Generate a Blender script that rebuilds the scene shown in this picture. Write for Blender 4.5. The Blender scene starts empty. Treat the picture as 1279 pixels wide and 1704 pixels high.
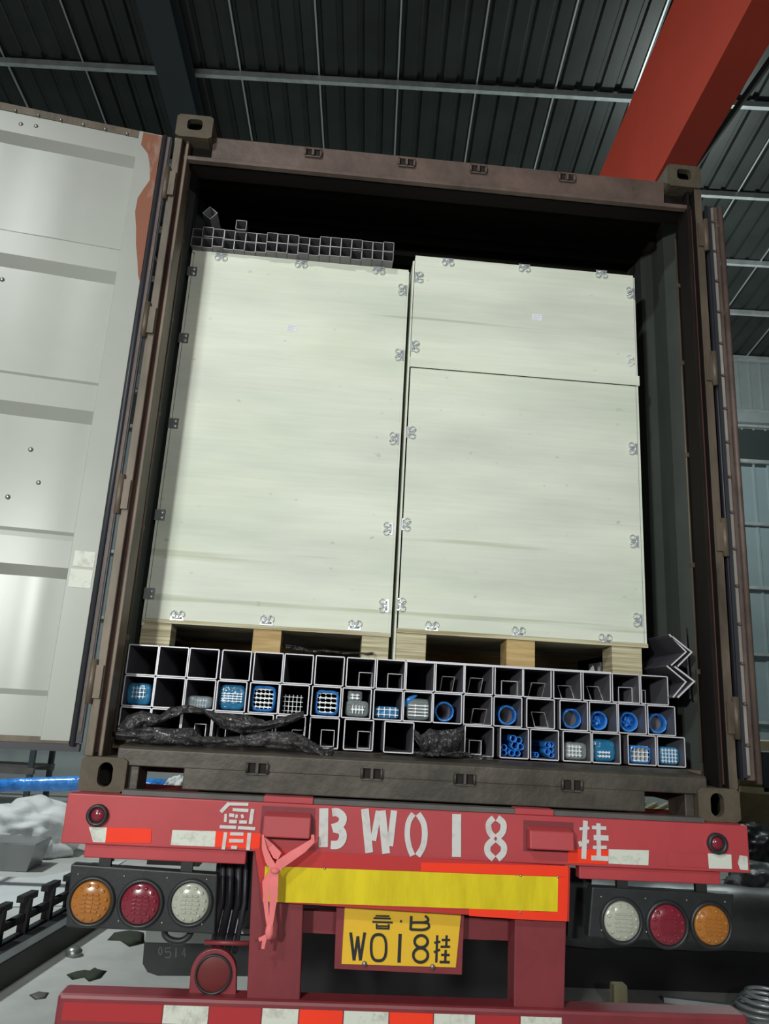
import bpy, bmesh, math, random
from mathutils import Vector, Matrix, noise
random.seed(7)
S = bpy.context.scene
C = S.collection
PI = math.pi
# ------------------------------------------------------------------ camera, world, lights, exposure
W, HH, F = 1279, 1704, 1260.0
CAMO = Vector((-0.3677, -2.9383, 1.676))
YAW, PITCH, ROLL = .0631, .2588, .0558
fw = Vector((math.sin(YAW)*math.cos(PITCH), math.cos(YAW)*math.cos(PITCH), math.sin(PITCH)))
r0 = fw.cross(Vector((0, 0, 1))).normalized(); u0 = r0.cross(fw)
rt = r0*math.cos(ROLL)+u0*math.sin(ROLL); up = u0*math.cos(ROLL)-r0*math.sin(ROLL)
cam = bpy.data.cameras.new('camera'); camo = bpy.data.objects.new('camera', cam); C.objects.link(camo)
camo.matrix_world = Matrix(((rt.x, up.x, -fw.x, CAMO.x), (rt.y, up.y, -fw.y, CAMO.y), (rt.z, up.z, -fw.z, CAMO.z), (0, 0, 0, 1)))
cam.sensor_fit = 'VERTICAL'; cam.sensor_height = 36; cam.lens = 36*F/HH; cam.clip_end = 200
S.camera = camo
S.view_settings.view_transform = 'Standard'; S.view_settings.look = 'None'
S.view_settings.gamma = 1; S.view_settings.use_curve_mapping = False
S.view_settings.exposure = 0.0
wd = bpy.data.worlds.new('world'); S.world = wd; wd.use_nodes = True
wd.node_tree.nodes['Background'].inputs[0].default_value = (.75, .85, 1, 1)
wd.node_tree.nodes['Background'].inputs[1].default_value = .03


def lamp(name, loc, target, size, power, col, spot=None, blend=.5):
    l = bpy.data.lights.new(name, 'SPOT' if spot else 'AREA')
    if spot:
        l.spot_size = math.radians(spot); l.spot_blend = blend; l.shadow_soft_size = size
    else:
        l.shape = 'RECTANGLE'; l.size = size; l.size_y = size*.6
    l.energy = power; l.color = col
    o = bpy.data.objects.new(name, l); C.objects.link(o); o.location = loc
    o.rotation_euler = (Vector(target)-Vector(loc)).to_track_quat('-Z', 'Y').to_euler()
    return o


lamp('floodlight', (-2.75, -5.6, 2.75), (-.05, 0, 2.0), .16, 700, (.97, 1, .955), spot=70, blend=.8)
lamp('second_floodlight', (.7, -6.2, 2.9), (-.1, 0, 2.0), .25, 360, (.97, 1, .97), spot=60, blend=.9)
lamp('bay_lamp_left', (-5.5, 3.5, 7.6), (-5.5, 4.5, 0), .6, 500, (.93, 1, .98))
lr = bpy.data.lights.new('roof_fill_light', 'POINT'); lr.energy = 420; lr.color = (.88, 1, .98); lr.shadow_soft_size = .2  # added point light to lift the right roof and far wall, no fixture
lro = bpy.data.objects.new('roof_fill_light', lr); C.objects.link(lro); lro.location = (5.6, 7.5, 6.4)
lamp('bay_lamp_behind', (-4.0, -7.5, 8.0), (-2, -3, 0), .9, 330, (.95, 1, .97))

G = 1.35                                     # underside of the container above the floor


def at(px, py, axis, val):                   # where the ray of a photo pixel meets the plane axis=val
    d = fw + rt*((px-W/2)/F) - up*((py-HH/2)/F)
    return CAMO + d*((val-CAMO[axis])/d[axis])


# ------------------------------------------------------------------ materials
MATS = {}


def mat(name, col, rough=.6, metal=0, var=.0, vscale=6, stretch=(1, 1, 1), bump=0, bscale=30, col2=None, thr=None,
        alpha=1, trans=0, spec=.5, coat=0, emit=None):
    m = bpy.data.materials.new(name); m.use_nodes = True
    nt = m.node_tree; N = nt.nodes; L = nt.links
    b = N['Principled BSDF']
    b.inputs['Base Color'].default_value = (*col, 1)
    b.inputs['Roughness'].default_value = rough; b.inputs['Metallic'].default_value = metal
    b.inputs['Alpha'].default_value = alpha
    b.inputs['Transmission Weight'].default_value = trans
    b.inputs['Specular IOR Level'].default_value = spec
    b.inputs['Coat Weight'].default_value = coat
    if emit:
        b.inputs['Emission Color'].default_value = (*emit[:3], 1); b.inputs['Emission Strength'].default_value = emit[3]
    tc = N.new('ShaderNodeTexCoord'); mp = N.new('ShaderNodeMapping'); mp.inputs['Scale'].default_value = stretch
    L.new(tc.outputs['Object'], mp.inputs['Vector'])
    if var or col2:
        n = N.new('ShaderNodeTexNoise'); n.inputs['Scale'].default_value = vscale
        n.inputs['Detail'].default_value = 8; n.inputs['Roughness'].default_value = .62
        L.new(mp.outputs[0], n.inputs['Vector'])
        r = N.new('ShaderNodeValToRGB'); lo, hi = thr or (.3, .7)
        r.color_ramp.elements[0].position = lo; r.color_ramp.elements[1].position = hi
        if col2:
            c1, c2 = col, col2
        else:
            c1 = tuple(min(1, c*(1+var)) for c in col); c2 = tuple(c*(1-var) for c in col)
        r.color_ramp.elements[0].color = (*c1, 1); r.color_ramp.elements[1].color = (*c2, 1)
        L.new(n.outputs['Fac'], r.inputs[0]); L.new(r.outputs[0], b.inputs['Base Color'])
    if bump:
        n2 = N.new('ShaderNodeTexNoise'); n2.inputs['Scale'].default_value = bscale; n2.inputs['Detail'].default_value = 4
        L.new(mp.outputs[0], n2.inputs['Vector'])
        bp = N.new('ShaderNodeBump'); bp.inputs['Strength'].default_value = bump; bp.inputs['Distance'].default_value = .01
        L.new(n2.outputs['Fac'], bp.inputs['Height']); L.new(bp.outputs[0], b.inputs['Normal'])
    MATS[name] = m
    return m


M = MATS
mat('concrete', (.44, .45, .43), .75, var=.22, vscale=1.4, bump=.2, bscale=8)
mat('roof_sheet', (.034, .040, .037), .38, metal=.2, var=.3, vscale=1.2)
mat('roof_seam_light', (.55, .6, .6), .35, metal=.5)  # pale tone carries the light along the sheet edges
mat('purlin_steel', (.62, .66, .65), .35, metal=.4, var=.25, vscale=5)
mat('rafter_steel', (.035, .045, .05), .6)
mat('crane_red', (.62, .060, .028), .5, var=.06, vscale=2)
mat('wall_sheet', (.34, .39, .39), .5, var=.12, vscale=1.5)
mat('wall_dark', (.05, .065, .065), .5)
mat('glass_panel', (.31, .39, .41), .3, var=.1, vscale=.8)
mat('black_cable', (.006, .006, .006), .6)
mat('container_brown', (.115, .078, .066), .55, metal=.1, var=.35, vscale=5, bump=.35, bscale=22)
mat('container_post', (.115, .088, .064), .5, metal=.2, var=.5, vscale=7, stretch=(1, 1, .35), bump=.3, bscale=18)
mat('container_red', (.09, .035, .028), .5, metal=.1, var=.35, vscale=6, stretch=(1, 1, .3))
mat('casting_steel', (.095, .076, .052), .7, metal=.1, var=.2, vscale=12, bump=.3, bscale=40)
mat('sill_steel', (.075, .064, .052), .5, metal=.25, var=.4, vscale=6, bump=.3, bscale=25)
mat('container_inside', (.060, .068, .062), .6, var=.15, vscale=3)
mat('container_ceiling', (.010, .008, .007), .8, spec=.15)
mat('plywood_floor', (.12, .08, .05), .7)
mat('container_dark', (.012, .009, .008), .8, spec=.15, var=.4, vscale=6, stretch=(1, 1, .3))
mat('dark_hole', (.012, .01, .009), .9)
mat('door_paint', (.36, .37, .34), .36, metal=.1, var=.06, vscale=2, bump=.04, bscale=3)
mat('rust_orange', (.24, .085, .045), .7, col2=(.36, .37, .34), vscale=5, stretch=(1.5, 1, .6), thr=(.50, .72))
mat('rubber', (.03, .03, .038), .42)
mat('retainer', (.36, .33, .30), .45, metal=.4, var=.4, vscale=9, stretch=(1, 1, .3))
mat('trailer_red', (.46, .055, .065), .42, var=.12, vscale=2.5)
mat('trailer_red_shade', (.21, .030, .038), .45, var=.2, vscale=4)  # same red with dimmer light put into its colour
mat('deck_grey', (.10, .095, .09), .6, var=.3)
mat('tape_red_glare', (.95, .05, .018), .3, var=.05, vscale=4)  # retroreflected brightness put into a saturated red
mat('tape_dullred', (.42, .03, .035), .35)
mat('tape_white', (.66, .68, .60), .5, col2=(.40, .38, .33), vscale=30, thr=(.5, .75))
mat('tape_yellow', (.80, .64, .02), .28, col2=(.60, .46, .012), vscale=7, stretch=(2.2, 1, .5), thr=(.35, .7))
mat('board_red', (.50, .03, .03), .4)
mat('paint_white', (.62, .60, .59), .6, col2=(.45, .38, .38), vscale=25, thr=(.5, .8))
mat('plate_yellow', (.80, .48, .03), .4, var=.05)
mat('plate_black', (.015, .015, .02), .5)
mat('black_plastic', (.022, .024, .026), .42, var=.3, vscale=5, bump=.1)
mat('black_metal', (.014, .014, .014), .5)
mat('lens_amber', (.40, .15, .028), .22, coat=.5)
mat('lens_red', (.21, .020, .036), .22, coat=.5)
mat('lens_clear', (.42, .43, .36), .18, coat=.5)
mat('lens_dark_red', (.14, .02, .02), .35)
mat('strap_pink', (.80, .20, .20), .8, var=.12, vscale=12)
mat('steel_bolt', (.4, .4, .38), .35, metal=.8)
mat('mudflap_text', (.10, .10, .10), .7)
def veneer():
    m = mat('veneer', (.78, .82, .70), .62, bump=.05, bscale=12); nt = m.node_tree; N = nt.nodes; L = nt.links; b = N['Principled BSDF']
    tc = N.new('ShaderNodeTexCoord')
    def nz(scale, st, lo, hi, c0, c1, det=6):
        mp = N.new('ShaderNodeMapping'); mp.inputs['Scale'].default_value = st; L.new(tc.outputs['Object'], mp.inputs[0])
        n = N.new('ShaderNodeTexNoise'); n.inputs['Scale'].default_value = scale; n.inputs['Detail'].default_value = det; L.new(mp.outputs[0], n.inputs[0])
        r = N.new('ShaderNodeValToRGB'); r.color_ramp.elements[0].position = lo; r.color_ramp.elements[1].position = hi
        r.color_ramp.elements[0].color = (*c0, 1); r.color_ramp.elements[1].color = (*c1, 1); L.new(n.outputs['Fac'], r.inputs[0]); return r
    def mul(a, c):
        x = N.new('ShaderNodeMixRGB'); x.blend_type = 'MULTIPLY'; x.inputs[0].default_value = 1; L.new(a.outputs[0], x.inputs[1]); L.new(c.outputs[0], x.inputs[2]); return x
    base = nz(1.5, (.8, 1, 3.2), .35, .7, (.80, .82, .72), (.62, .655, .58))
    tint = nz(1.1, (1, 1, 1.6), .4, .65, (1, 1, 1), (.97, 1.0, .95))
    fine = nz(9, (.35, 1, 9), .3, .7, (1, 1, 1), (.94, .94, .92))
    streak = nz(2.2, (.22, 1, 11), .66, .74, (1, 1, 1), (.74, .76, .69), 3)
    knot = nz(17, (1, 1, 1.5), .73, .80, (1, 1, 1), (.80, .79, .70), 1)
    L.new(mul(mul(mul(mul(base, tint), fine), streak), knot).outputs[0], b.inputs['Base Color'])
mat('ply_edge', (.62, .58, .40), .7, col2=(.35, .28, .16), vscale=14, stretch=(.15, .15, 7), thr=(.4, .62))
veneer()
mat('block_wood', (.56, .40, .18), .7, col2=(.38, .24, .09), vscale=7, stretch=(.5, 1, 5), thr=(.4, .65))
mat('clip_metal', (.62, .66, .68), .3, metal=.5)
mat('paper', (.80, .80, .84), .7)
mat('paper_ink', (.45, .45, .52), .7)
mat('tube_steel', (.20, .195, .22), .42, metal=.45, var=.1, vscale=4)
mat('light_tube', (.48, .47, .50), .45, metal=.2)
mat('tube_rim', (.62, .60, .64), .45, metal=.2)
mat('angle_steel', (.10, .095, .12), .4, metal=.4)
mat('thin_tube', (.20, .19, .20), .45, metal=.3)
mat('film_blue', (.05, .30, .85), .2, col2=(.02, .14, .48), vscale=14, thr=(.35, .7), bump=.7, bscale=26, coat=.4)
mat('film_blue_thin', (.06, .30, .62), .15, alpha=.55, bump=.8, bscale=30)
mat('film_clear', (.45, .52, .52), .12, alpha=.38, bump=.9, bscale=30)
mat('film_teal', (.03, .21, .42), .18, alpha=.78, bump=.8, bscale=26)
mat('alu_white', (.88, .90, .92), .35, metal=.1)
mat('black_film', (.035, .032, .034), .22, var=.4, vscale=25, bump=1.0, bscale=70, coat=.3)
mat('sack_white', (.62, .64, .64), .6, var=.1, vscale=4, bump=.3, bscale=12)
mat('sheet_white', (.60, .62, .63), .6, var=.08, vscale=3)
mat('olive_wood', (.22, .16, .08), .7, var=.3, vscale=3)
mat('pale_wood', (.50, .44, .27), .7, var=.15, vscale=4)
mat('rag_dark', (.035, .045, .03), .9)
mat('grey_steel', (.30, .31, .31), .35, metal=.7)
mat('tarpaulin', (.13, .135, .135), .38, var=.3, vscale=3, bump=.3, bscale=5)
mat('tyre', (.016, .016, .016), .8)


# ------------------------------------------------------------------ mesh helpers
class MB:
    def __init__(s): s.v = []; s.f = []; s.m = []; s.sm = []; s.mi = 0; s.smooth = False
    def add(s, vs, fs):
        o = len(s.v); s.v += [tuple(v) for v in vs]
        for f in fs: s.f.append([i+o for i in f]); s.m.append(s.mi); s.sm.append(s.smooth)
        return s
    def box(s, x0, x1, y0, y1, z0, z1):
        return s.hexa([(x0, y0, z0), (x1, y0, z0), (x1, y1, z0), (x0, y1, z0), (x0, y0, z1), (x1, y0, z1), (x1, y1, z1), (x0, y1, z1)])
    def hexa(s, p): return s.add(p, [(0, 3, 2, 1), (4, 5, 6, 7), (0, 1, 5, 4), (1, 2, 6, 5), (2, 3, 7, 6), (3, 0, 4, 7)])
    def prism(s, poly, d):                    # poly = 3d points, extruded by the vector d
        n = len(poly); d = Vector(d); a = [Vector(p) for p in poly]; b = [p+d for p in a]
        return s.add(a+b, [list(range(n))[::-1], list(range(n, 2*n))]+[(i, (i+1) % n, n+(i+1) % n, n+i) for i in range(n)])
    def bar(s, p, q, w, h=None, upv=(0, 0, 1)):   # rectangular bar from p to q
        h = h or w; p = Vector(p); q = Vector(q); d = (q-p).normalized(); a = d.cross(Vector(upv))
        if a.length < 1e-4: a = d.cross(Vector((0, 1, 0)))
        a.normalize(); b = a.cross(d); a *= w/2; b *= h/2
        return s.prism([p-a-b, p+a-b, p+a+b, p-a+b], q-p)
    def tube(s, pts, r, n=10, cap=True):
        pts = [Vector(p) for p in pts]; rs = r if isinstance(r, (list, tuple)) else [r]*len(pts)
        vs = []; prev = None
        for i, p in enumerate(pts):
            d = (pts[min(i+1, len(pts)-1)]-pts[max(i-1, 0)]).normalized()
            a = prev - d*prev.dot(d) if prev else d.orthogonal()
            a.normalize(); prev = a; b = d.cross(a)
            vs += [p+(a*math.cos(t)+b*math.sin(t))*rs[i] for t in [2*PI*k/n for k in range(n)]]
        fs = [(i*n+k, i*n+(k+1) % n, (i+1)*n+(k+1) % n, (i+1)*n+k) for i in range(len(pts)-1) for k in range(n)]
        if cap: fs += [list(range(n))[::-1], list(range((len(pts)-1)*n, len(pts)*n))]
        sm = s.smooth; s.smooth = True; s.add(vs, fs); s.smooth = sm
        return s
    def lathe(s, c, prof, n=32, axis='y'):    # prof = (radius, offset along axis)
        c = Vector(c); vs = []
        for r, h in prof:
            for k in range(n):
                t = 2*PI*k/n; a, b = r*math.cos(t), r*math.sin(t)
                vs.append(c+Vector({'y': (a, h, b), 'x': (h, a, b), 'z': (a, b, h)}[axis]))
        fs = [(i*n+k, i*n+(k+1) % n, (i+1)*n+(k+1) % n, (i+1)*n+k) for i in range(len(prof)-1) for k in range(n)]
        if prof[0][0] > 1e-6: fs.append(list(range(n))) if False else None
        fs = [f for f in fs if f]
        sm = s.smooth; s.smooth = True; s.add(vs, fs); s.smooth = sm
        return s
    def torus(s, c, R, r, a=(1, 0, 0), b=(0, 0, 1), n=20, m=6, sx=1, sz=1):
        c = Vector(c); a = Vector(a); b = Vector(b); nn = a.cross(b); vs = []
        for i in range(n):
            t = 2*PI*i/n; e = a*math.cos(t)*sx+b*math.sin(t)*sz
            for k in range(m):
                q = 2*PI*k/m; vs.append(c+e*(R+r*math.cos(q))+nn*r*math.sin(q))
        fs = [(i*m+k, ((i+1) % n)*m+k, ((i+1) % n)*m+(k+1) % m, i*m+(k+1) % m) for i in range(n) for k in range(m)]
        sm = s.smooth; s.smooth = True; s.add(vs, fs); s.smooth = sm
        return s
    def build(s, name, material, parent=None, bevel=0, solid=0):
        me = bpy.data.meshes.new(name); me.from_pydata(s.v, [], s.f)
        ms = material if isinstance(material, (list, tuple)) else [material]
        for k in ms: me.materials.append(M[k])
        for p, mi, sm in zip(me.polygons, s.m, s.sm): p.material_index = mi; p.use_smooth = sm
        bm = bmesh.new(); bm.from_mesh(me); bmesh.ops.remove_doubles(bm, verts=bm.verts, dist=1e-6)
        bmesh.ops.recalc_face_normals(bm, faces=bm.faces); bm.to_mesh(me); bm.free()
        o = bpy.data.objects.new(name, me); C.objects.link(o)
        if parent:
            o.parent = parent; o.matrix_parent_inverse = wm(parent).inverted()
        if bevel:
            b = o.modifiers.new('bevel', 'BEVEL'); b.width = bevel; b.segments = 2; b.limit_method = 'ANGLE'
        if solid:
            b = o.modifiers.new('solid', 'SOLIDIFY'); b.thickness = solid; b.offset = 0
        return o


def wm(o):                                    # world matrix without waiting for the depsgraph
    m = o.matrix_basis
    while o.parent:
        m = o.parent.matrix_basis @ m if o.matrix_parent_inverse == Matrix() else o.parent.matrix_basis @ o.matrix_parent_inverse @ m
        o = o.parent
    return m


def tag(o, label=None, cat=None, group=None, kind=None):
    for k, v in (('label', label), ('category', cat), ('group', group), ('kind', kind)):
        if v: o[k] = v
    return o


def thing(name, label, cat, loc, group=None):
    o = bpy.data.objects.new(name, None); C.objects.link(o); o.location = loc; o.empty_display_size = .1
    return tag(o, label, cat, group)


def struct(o): o['kind'] = 'structure'; return o


def ribbon(pts3, w, nrm, th=.0006):          # flat painted stroke in the plane with normal nrm
    m = MB(); P = [Vector(p) for p in pts3]; L = []; R = []
    n = Vector(nrm)
    for i, p in enumerate(P):
        d = (P[min(i+1, len(P)-1)]-P[max(i-1, 0)]).normalized(); s_ = d.cross(n).normalized()*w/2
        L.append(p+s_); R.append(p-s_)
    for i in range(len(P)-1):
        m.prism([L[i], L[i+1], R[i+1], R[i]], n*th)
    return m


def merge(a, b): a.add(b.v, b.f); return a


# ------------------------------------------------------------------ the hall (turned 3.4 degrees against the truck)
TH = .06; XH = Vector((math.cos(TH), -math.sin(TH), 0)); YH = Vector((math.sin(TH), math.cos(TH), 0))
def H(x, y, z): return Vector((CAMO.x, CAMO.y, 0))+XH*x+YH*y+Vector((0, 0, z))
D = 14.95; ROOFS = .13; EAVE = 9.576
def zr(y): return EAVE+ROOFS*(D-y)

m = MB(); m.add([H(-16, -9, 0), H(16, -9, 0), H(16, D, 0), H(-16, D, 0)], [(0, 1, 2, 3)]); struct(m.build('floor', 'concrete'))
# roof sheets: trapezoid ribs every 0.28 m, running down to the eave
m = MB(); top = []
x = -16.0
prof = []
while x < 16:
    prof += [(x, 0), (x+.18, 0), (x+.205, .04), (x+.255, .04)]; x += .28
for y in (-9, 2, 6, 9, 12, D+.2):
    top.append([H(a, y, zr(y)+.02+b) for a, b in prof])
n = len(prof); vs = [v for r in top for v in r]
m.add(vs, [(j*n+i, j*n+i+1, (j+1)*n+i+1, (j+1)*n+i) for j in range(len(top)-1) for i in range(n-1)])
struct(m.build('ceiling', 'roof_sheet'))
m = MB()                                     # overlap lips between the sheets, edge light put into their pale colour
k = -14
while k < 14:
    xs = .985+1.12*k
    m.prism([H(xs, -2, zr(-2)+.017), H(xs+.022, -2, zr(-2)+.017), H(xs+.022, -2, zr(-2)-.004), H(xs, -2, zr(-2)-.004)],
            H(xs, D, zr(D))-H(xs, -2, zr(-2)))
    k += 1
struct(m.build('trim_9', 'roof_seam_light'))
# purlins (C sections)
for i, py in enumerate((7.3, 8.87, 10.5, 12.03, 13.41, D-.03)):
    m = MB(); z = zr(py)
    for xa, xb in ((-15.9, -3.30), (-3.12, 15.9)):
        m.prism([H(xa, py-.035, z), H(xa, py+.035, z), H(xa, py+.035, z-.006), H(xa, py-.029, z-.006), H(xa, py-.029, z-.085),
                 H(xa, py+.03, z-.085), H(xa, py+.03, z-.091), H(xa, py-.035, z-.091)], H(xb, py, z)-H(xa, py, z))
    struct(m.build('trim_%d' % (i+1), 'purlin_steel'))
# rafter
m = MB()
for (a, b, za, zb_) in ((-3.42, -3.0, -.10, -.115), (-3.23, -3.19, -.115, -.45), (-3.42, -3.0, -.45, -.465)):
    m.hexa([H(a, -3, zr(-3)+zb_), H(b, -3, zr(-3)+zb_), H(b, D, zr(D)+zb_), H(a, D, zr(D)+zb_),
            H(a, -3, zr(-3)+za), H(b, -3, zr(-3)+za), H(b, D, zr(D)+za), H(a, D, zr(D)+za)])
struct(m.build('trim_7', 'rafter_steel'))
# back wall: ribbed sheets above, translucent ribbed band below
def ribwall(x0, x1, z0, z1, y, pitch=.25, dep=.03):
    m = MB(); p = []; x = x0
    while x < x1: p += [(x, 0), (x+pitch*.72, 0), (x+pitch*.8, -dep), (x+pitch*.92, -dep)]; x += pitch
    n = len(p); m.add([H(a, y+b, z0) for a, b in p]+[H(a, y+b, z1) for a, b in p], [(i, i+1, n+i+1, n+i) for i in range(n-1)])
    return m
struct(ribwall(-15.9, 15.9, 7.92, 9.9, D+.12).build('wall_back', 'wall_sheet'))
m = MB(); m.prism([H(-15.9, D+.1, 7.1), H(15.9, D+.1, 7.1), H(15.9, D+.1, 7.95), H(-15.9, D+.1, 7.95)], YH*.05); struct(m.build('trim_8', 'wall_dark'))
struct(ribwall(-15.9, 15.9, 1.0, 7.15, D+.12, .3).build('window_1', 'glass_panel'))
m = MB(); m.prism([H(-15.9, D+.05, 0), H(15.9, D+.05, 0), H(15.9, D+.05, 1.1), H(-15.9, D+.05, 1.1)], YH*.15); struct(m.build('wall_lower', 'wall_sheet'))
m = MB()
for z, h in ((9.50, .09), (8.26, .10), (7.95, .05), (7.15, .07), (5.80, .06), (4.47, .06), (3.15, .06), (1.86, .06)):
    a, b = H(-15.9, D-.02, z), H(15.9, D-.02, z)
    m.prism([a, a+YH*.08, a+YH*.08+Vector((0, 0, h)), a+Vector((0, 0, h))], b-a)
struct(m.build('trim_10', 'purlin_steel'))
m = MB(); m.prism([H(-15.9, D-.15, 8.0), H(15.9, D-.15, 8.0), H(15.9, D-.15, 8.22), H(-15.9, D-.15, 8.22)], YH*.1); struct(m.build('trim_11', 'wall_sheet'))
# crane girder
hz = 3.4+1.676; gx = .482*3.4
cg = thing('crane_girder', 'orange-red steel overhead crane girder running under the dark roof', 'crane beam', H(gx, 3, hz))
m = MB(); m.hexa([H(gx, -6, hz), H(gx+.15, -6, hz), H(gx+.15, D-.4, hz), H(gx, D-.4, hz), H(gx, -6, hz+1), H(gx+.15, -6, hz+1), H(gx+.15, D-.4, hz+1), H(gx, D-.4, hz+1)])
m.build('web', 'crane_red', cg)
m = MB(); m.hexa([H(gx-.012, -6, hz-.012), H(gx+.19, -6, hz-.012), H(gx+.19, D-.4, hz-.012), H(gx-.012, D-.4, hz-.012), H(gx-.012, -6, hz), H(gx+.19, -6, hz), H(gx+.19, D-.4, hz), H(gx-.012, D-.4, hz)])
m.build('bottom_flange', 'crane_red', cg)
# brace rod
a = at(1285, 95, 1, 2.6); b = at(1120, 330, 1, 4.4)
m = MB(); m.tube([a+(a-b)*.25, a, b, b+(b-a)*.3], .034, 8); tag(m.build('cable', 'black_cable'), 'thick black cable slanting down from the roof beside the red girder', 'cable')

# ------------------------------------------------------------------ shipping container
con = thing('shipping_container', 'open brown steel shipping container loaded with crates and tubes on a red trailer', 'container', (0, 3, G))
CW = 1.219; CL = 6.06; CH = 2.896
def casting(sx, z0, top):
    m = MB(); x1 = sx*CW; x0 = sx*(CW-.162); y0, y1 = -.012, .166; xa, xb = min(x0, x1), max(x0, x1); z1 = z0+.118
    cx = sx*(CW-.089 if not top else CW-.082); cz = (z0+z1)/2+(.0 if not top else .008); hw, hh = (.026, .042) if not top else (.034, .029)
    N = 32; out = []; inn = []
    for k in range(N):
        t = 2*PI*(k+.5)/N; c, s_ = math.cos(t), math.sin(t); q = max(abs(c), abs(s_))
        out.append((xa+(xb-xa)*(c/q+1)/2, z0+(z1-z0)*(s_/q+1)/2))
        if top: e = (abs(c)**4+abs(s_)**4)**.25; inn.append((cx+hw*c/e, cz+hh*s_/e))
        else:
            r = hw; inn.append((cx+r*c, cz+r*s_+math.copysign(hh-r, s_)))
    vs = [(a, y0, b) for a, b in out]+[(a, y0, b) for a, b in inn]+[(a, y0+.03, b) for a, b in inn]
    m.add(vs, [(k, (k+1) % N, N+(k+1) % N, N+k) for k in range(N)]+[(N+k, N+(k+1) % N, 2*N+(k+1) % N, 2*N+k) for k in range(N)])
    # shell behind the face: sides, back, and dark cavity
    m.prism([(a, y0, b) for a, b in out], (0, y1-y0, 0)); m.f.pop(-N-2); m.m.pop(-N-2); m.sm.pop(-N-2)
    m.mi = 1
    m.box(xa+.012, xb-.012, y0+.0305, y1-.01, z0+.012, z1-.012); m.f.pop(-4); m.m.pop(-4); m.sm.pop(-4)
    return m.build('corner_casting', ['casting_steel', 'dark_hole'], con, bevel=.0)
for sx in (-1, 1):
    casting(sx, G, False); casting(sx, G+CH-.118, True)
for sx in (-1, 1):                           # corner posts: outer strip, J recess, inner return
    P = [(1.219, 0), (1.186, 0), (1.186, .055), (1.172, .055), (1.172, .018), (1.158, .018), (1.158, .12), (1.172, .145), (1.172, .17), (1.219, .17)]
    m = MB(); m.prism([(sx*a, b, G+.118) for a, b in P], (0, 0, CH-.236))
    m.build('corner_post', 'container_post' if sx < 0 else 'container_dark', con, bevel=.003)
    if sx > 0: m = MB(); m.box(1.186, 1.2195, -.002, .0, G+.118, G+CH-.118); m.build('post_edge', 'container_post', con)
    m = MB(); m.box(*sorted((sx*1.171, sx*1.187)), .035, .056, G+.13, G+CH-.2); m.build('gasket_channel', 'container_red', con)
    m = MB()                                 # lashing rod along the post
    m.tube([(sx*1.163, .16, G+.20), (sx*1.163, .16, G+2.62)], .005, 8)
    for z in (.55, 1.0, 1.5, 1.95, 2.35): m.box(*sorted((sx*1.158, sx*1.175)), .152, .17, G+z, G+z+.02)
    m.build('lashing_rod', 'container_post', con)
# header with cam keepers
m = MB(); m.box(-1.057, 1.057, .035, .06, G+2.70, G+2.825); m.box(-1.175, 1.175, .02, .05, G+2.685, G+2.705)
m.prism([(-1.057, .15, G+2.70), (-1.057, .15, G+2.83), (-1.057, .05, G+2.84), (-1.057, .035, G+2.825)], (2.114, 0, 0))
hd = m.build('door_header', 'container_brown', con, bevel=.003)
m = MB(); m.box(-1.17, 1.17, .0605, .149, G+2.69, G+2.82); m.build('header_shade', 'container_ceiling', con)  # near-black piece, shade under the header put into its colour
def keeper(px, py, parent, mt, y=.035):
    p = at(px, py, 1, y); m = MB(); w, h = .036, .018
    m.box(p.x-w, p.x+w, y-.010, y+.006, p.z-h-.006, p.z-h); m.box(p.x-w, p.x+w, y-.010, y+.006, p.z+h, p.z+h+.005)
    m.box(p.x-.005, p.x+.005, y-.018, y+.006, p.z-h, p.z+h)
    m.tube([(p.x-w, y-.012, p.z-h), (p.x-w, y-.014, p.z+h)], .005, 8); m.tube([(p.x+w, y-.012, p.z-h), (p.x+w, y-.014, p.z+h)], .005, 8)
    m.mi = 1; m.box(p.x-w+.004, p.x-.006, y-.002, y, p.z-h, p.z+h); m.box(p.x+.006, p.x+w-.004, y-.002, y, p.z-h, p.z+h)
    m.build('cam_keeper', [mt, 'dark_hole'], parent)
for px, py in ((521, 256), (676, 272), (795, 283), (942, 297)): keeper(px, py, hd, 'container_brown')
# sill
m = MB()
m.prism([(-1.10, .0, G+.092), (-1.10, .0, G+.150), (-1.10, .012, G+.160), (-1.10, .17, G+.170), (-1.10, .17, G+.092)], (2.20, 0, 0))
m.box(-.857, .857, 0, .17, G+.02, G+.094)
m.box(-1.057, -1.02, .02, .17, G+.0, G+.094); m.box(1.02, 1.057, .02, .17, G, G+.094)
sl = m.build('door_sill', 'sill_steel', con, bevel=.004)
for px, py in ((428, 1278), (618, 1287), (772, 1296), (950, 1306)): keeper(px, py, sl, 'sill_steel', 0.0)
# side walls: vertical trapezoid corrugation, roof and floor
for sx, nm in ((-1, 'side_wall'), (1, 'side_wall')):
    m = MB(); p = []; y = .17
    while y < CL: p += [(1.205, y), (1.205, y+.07), (1.172, y+.138), (1.172, y+.208)]; y += .278
    n = len(p); m.add([(sx*a, b, G+.16) for a, b in p]+[(sx*a, b, G+2.80) for a, b in p], [(i, i+1, n+i+1, n+i) for i in range(n-1)])
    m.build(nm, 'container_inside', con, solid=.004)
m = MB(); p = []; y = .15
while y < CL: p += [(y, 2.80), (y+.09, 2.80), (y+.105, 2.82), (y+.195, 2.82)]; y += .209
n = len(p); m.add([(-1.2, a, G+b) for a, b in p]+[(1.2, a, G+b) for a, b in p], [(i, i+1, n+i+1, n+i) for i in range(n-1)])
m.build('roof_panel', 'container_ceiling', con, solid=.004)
m = MB(); m.box(-1.165, 1.165, .172, CL, G+.14, G+.170)
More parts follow.
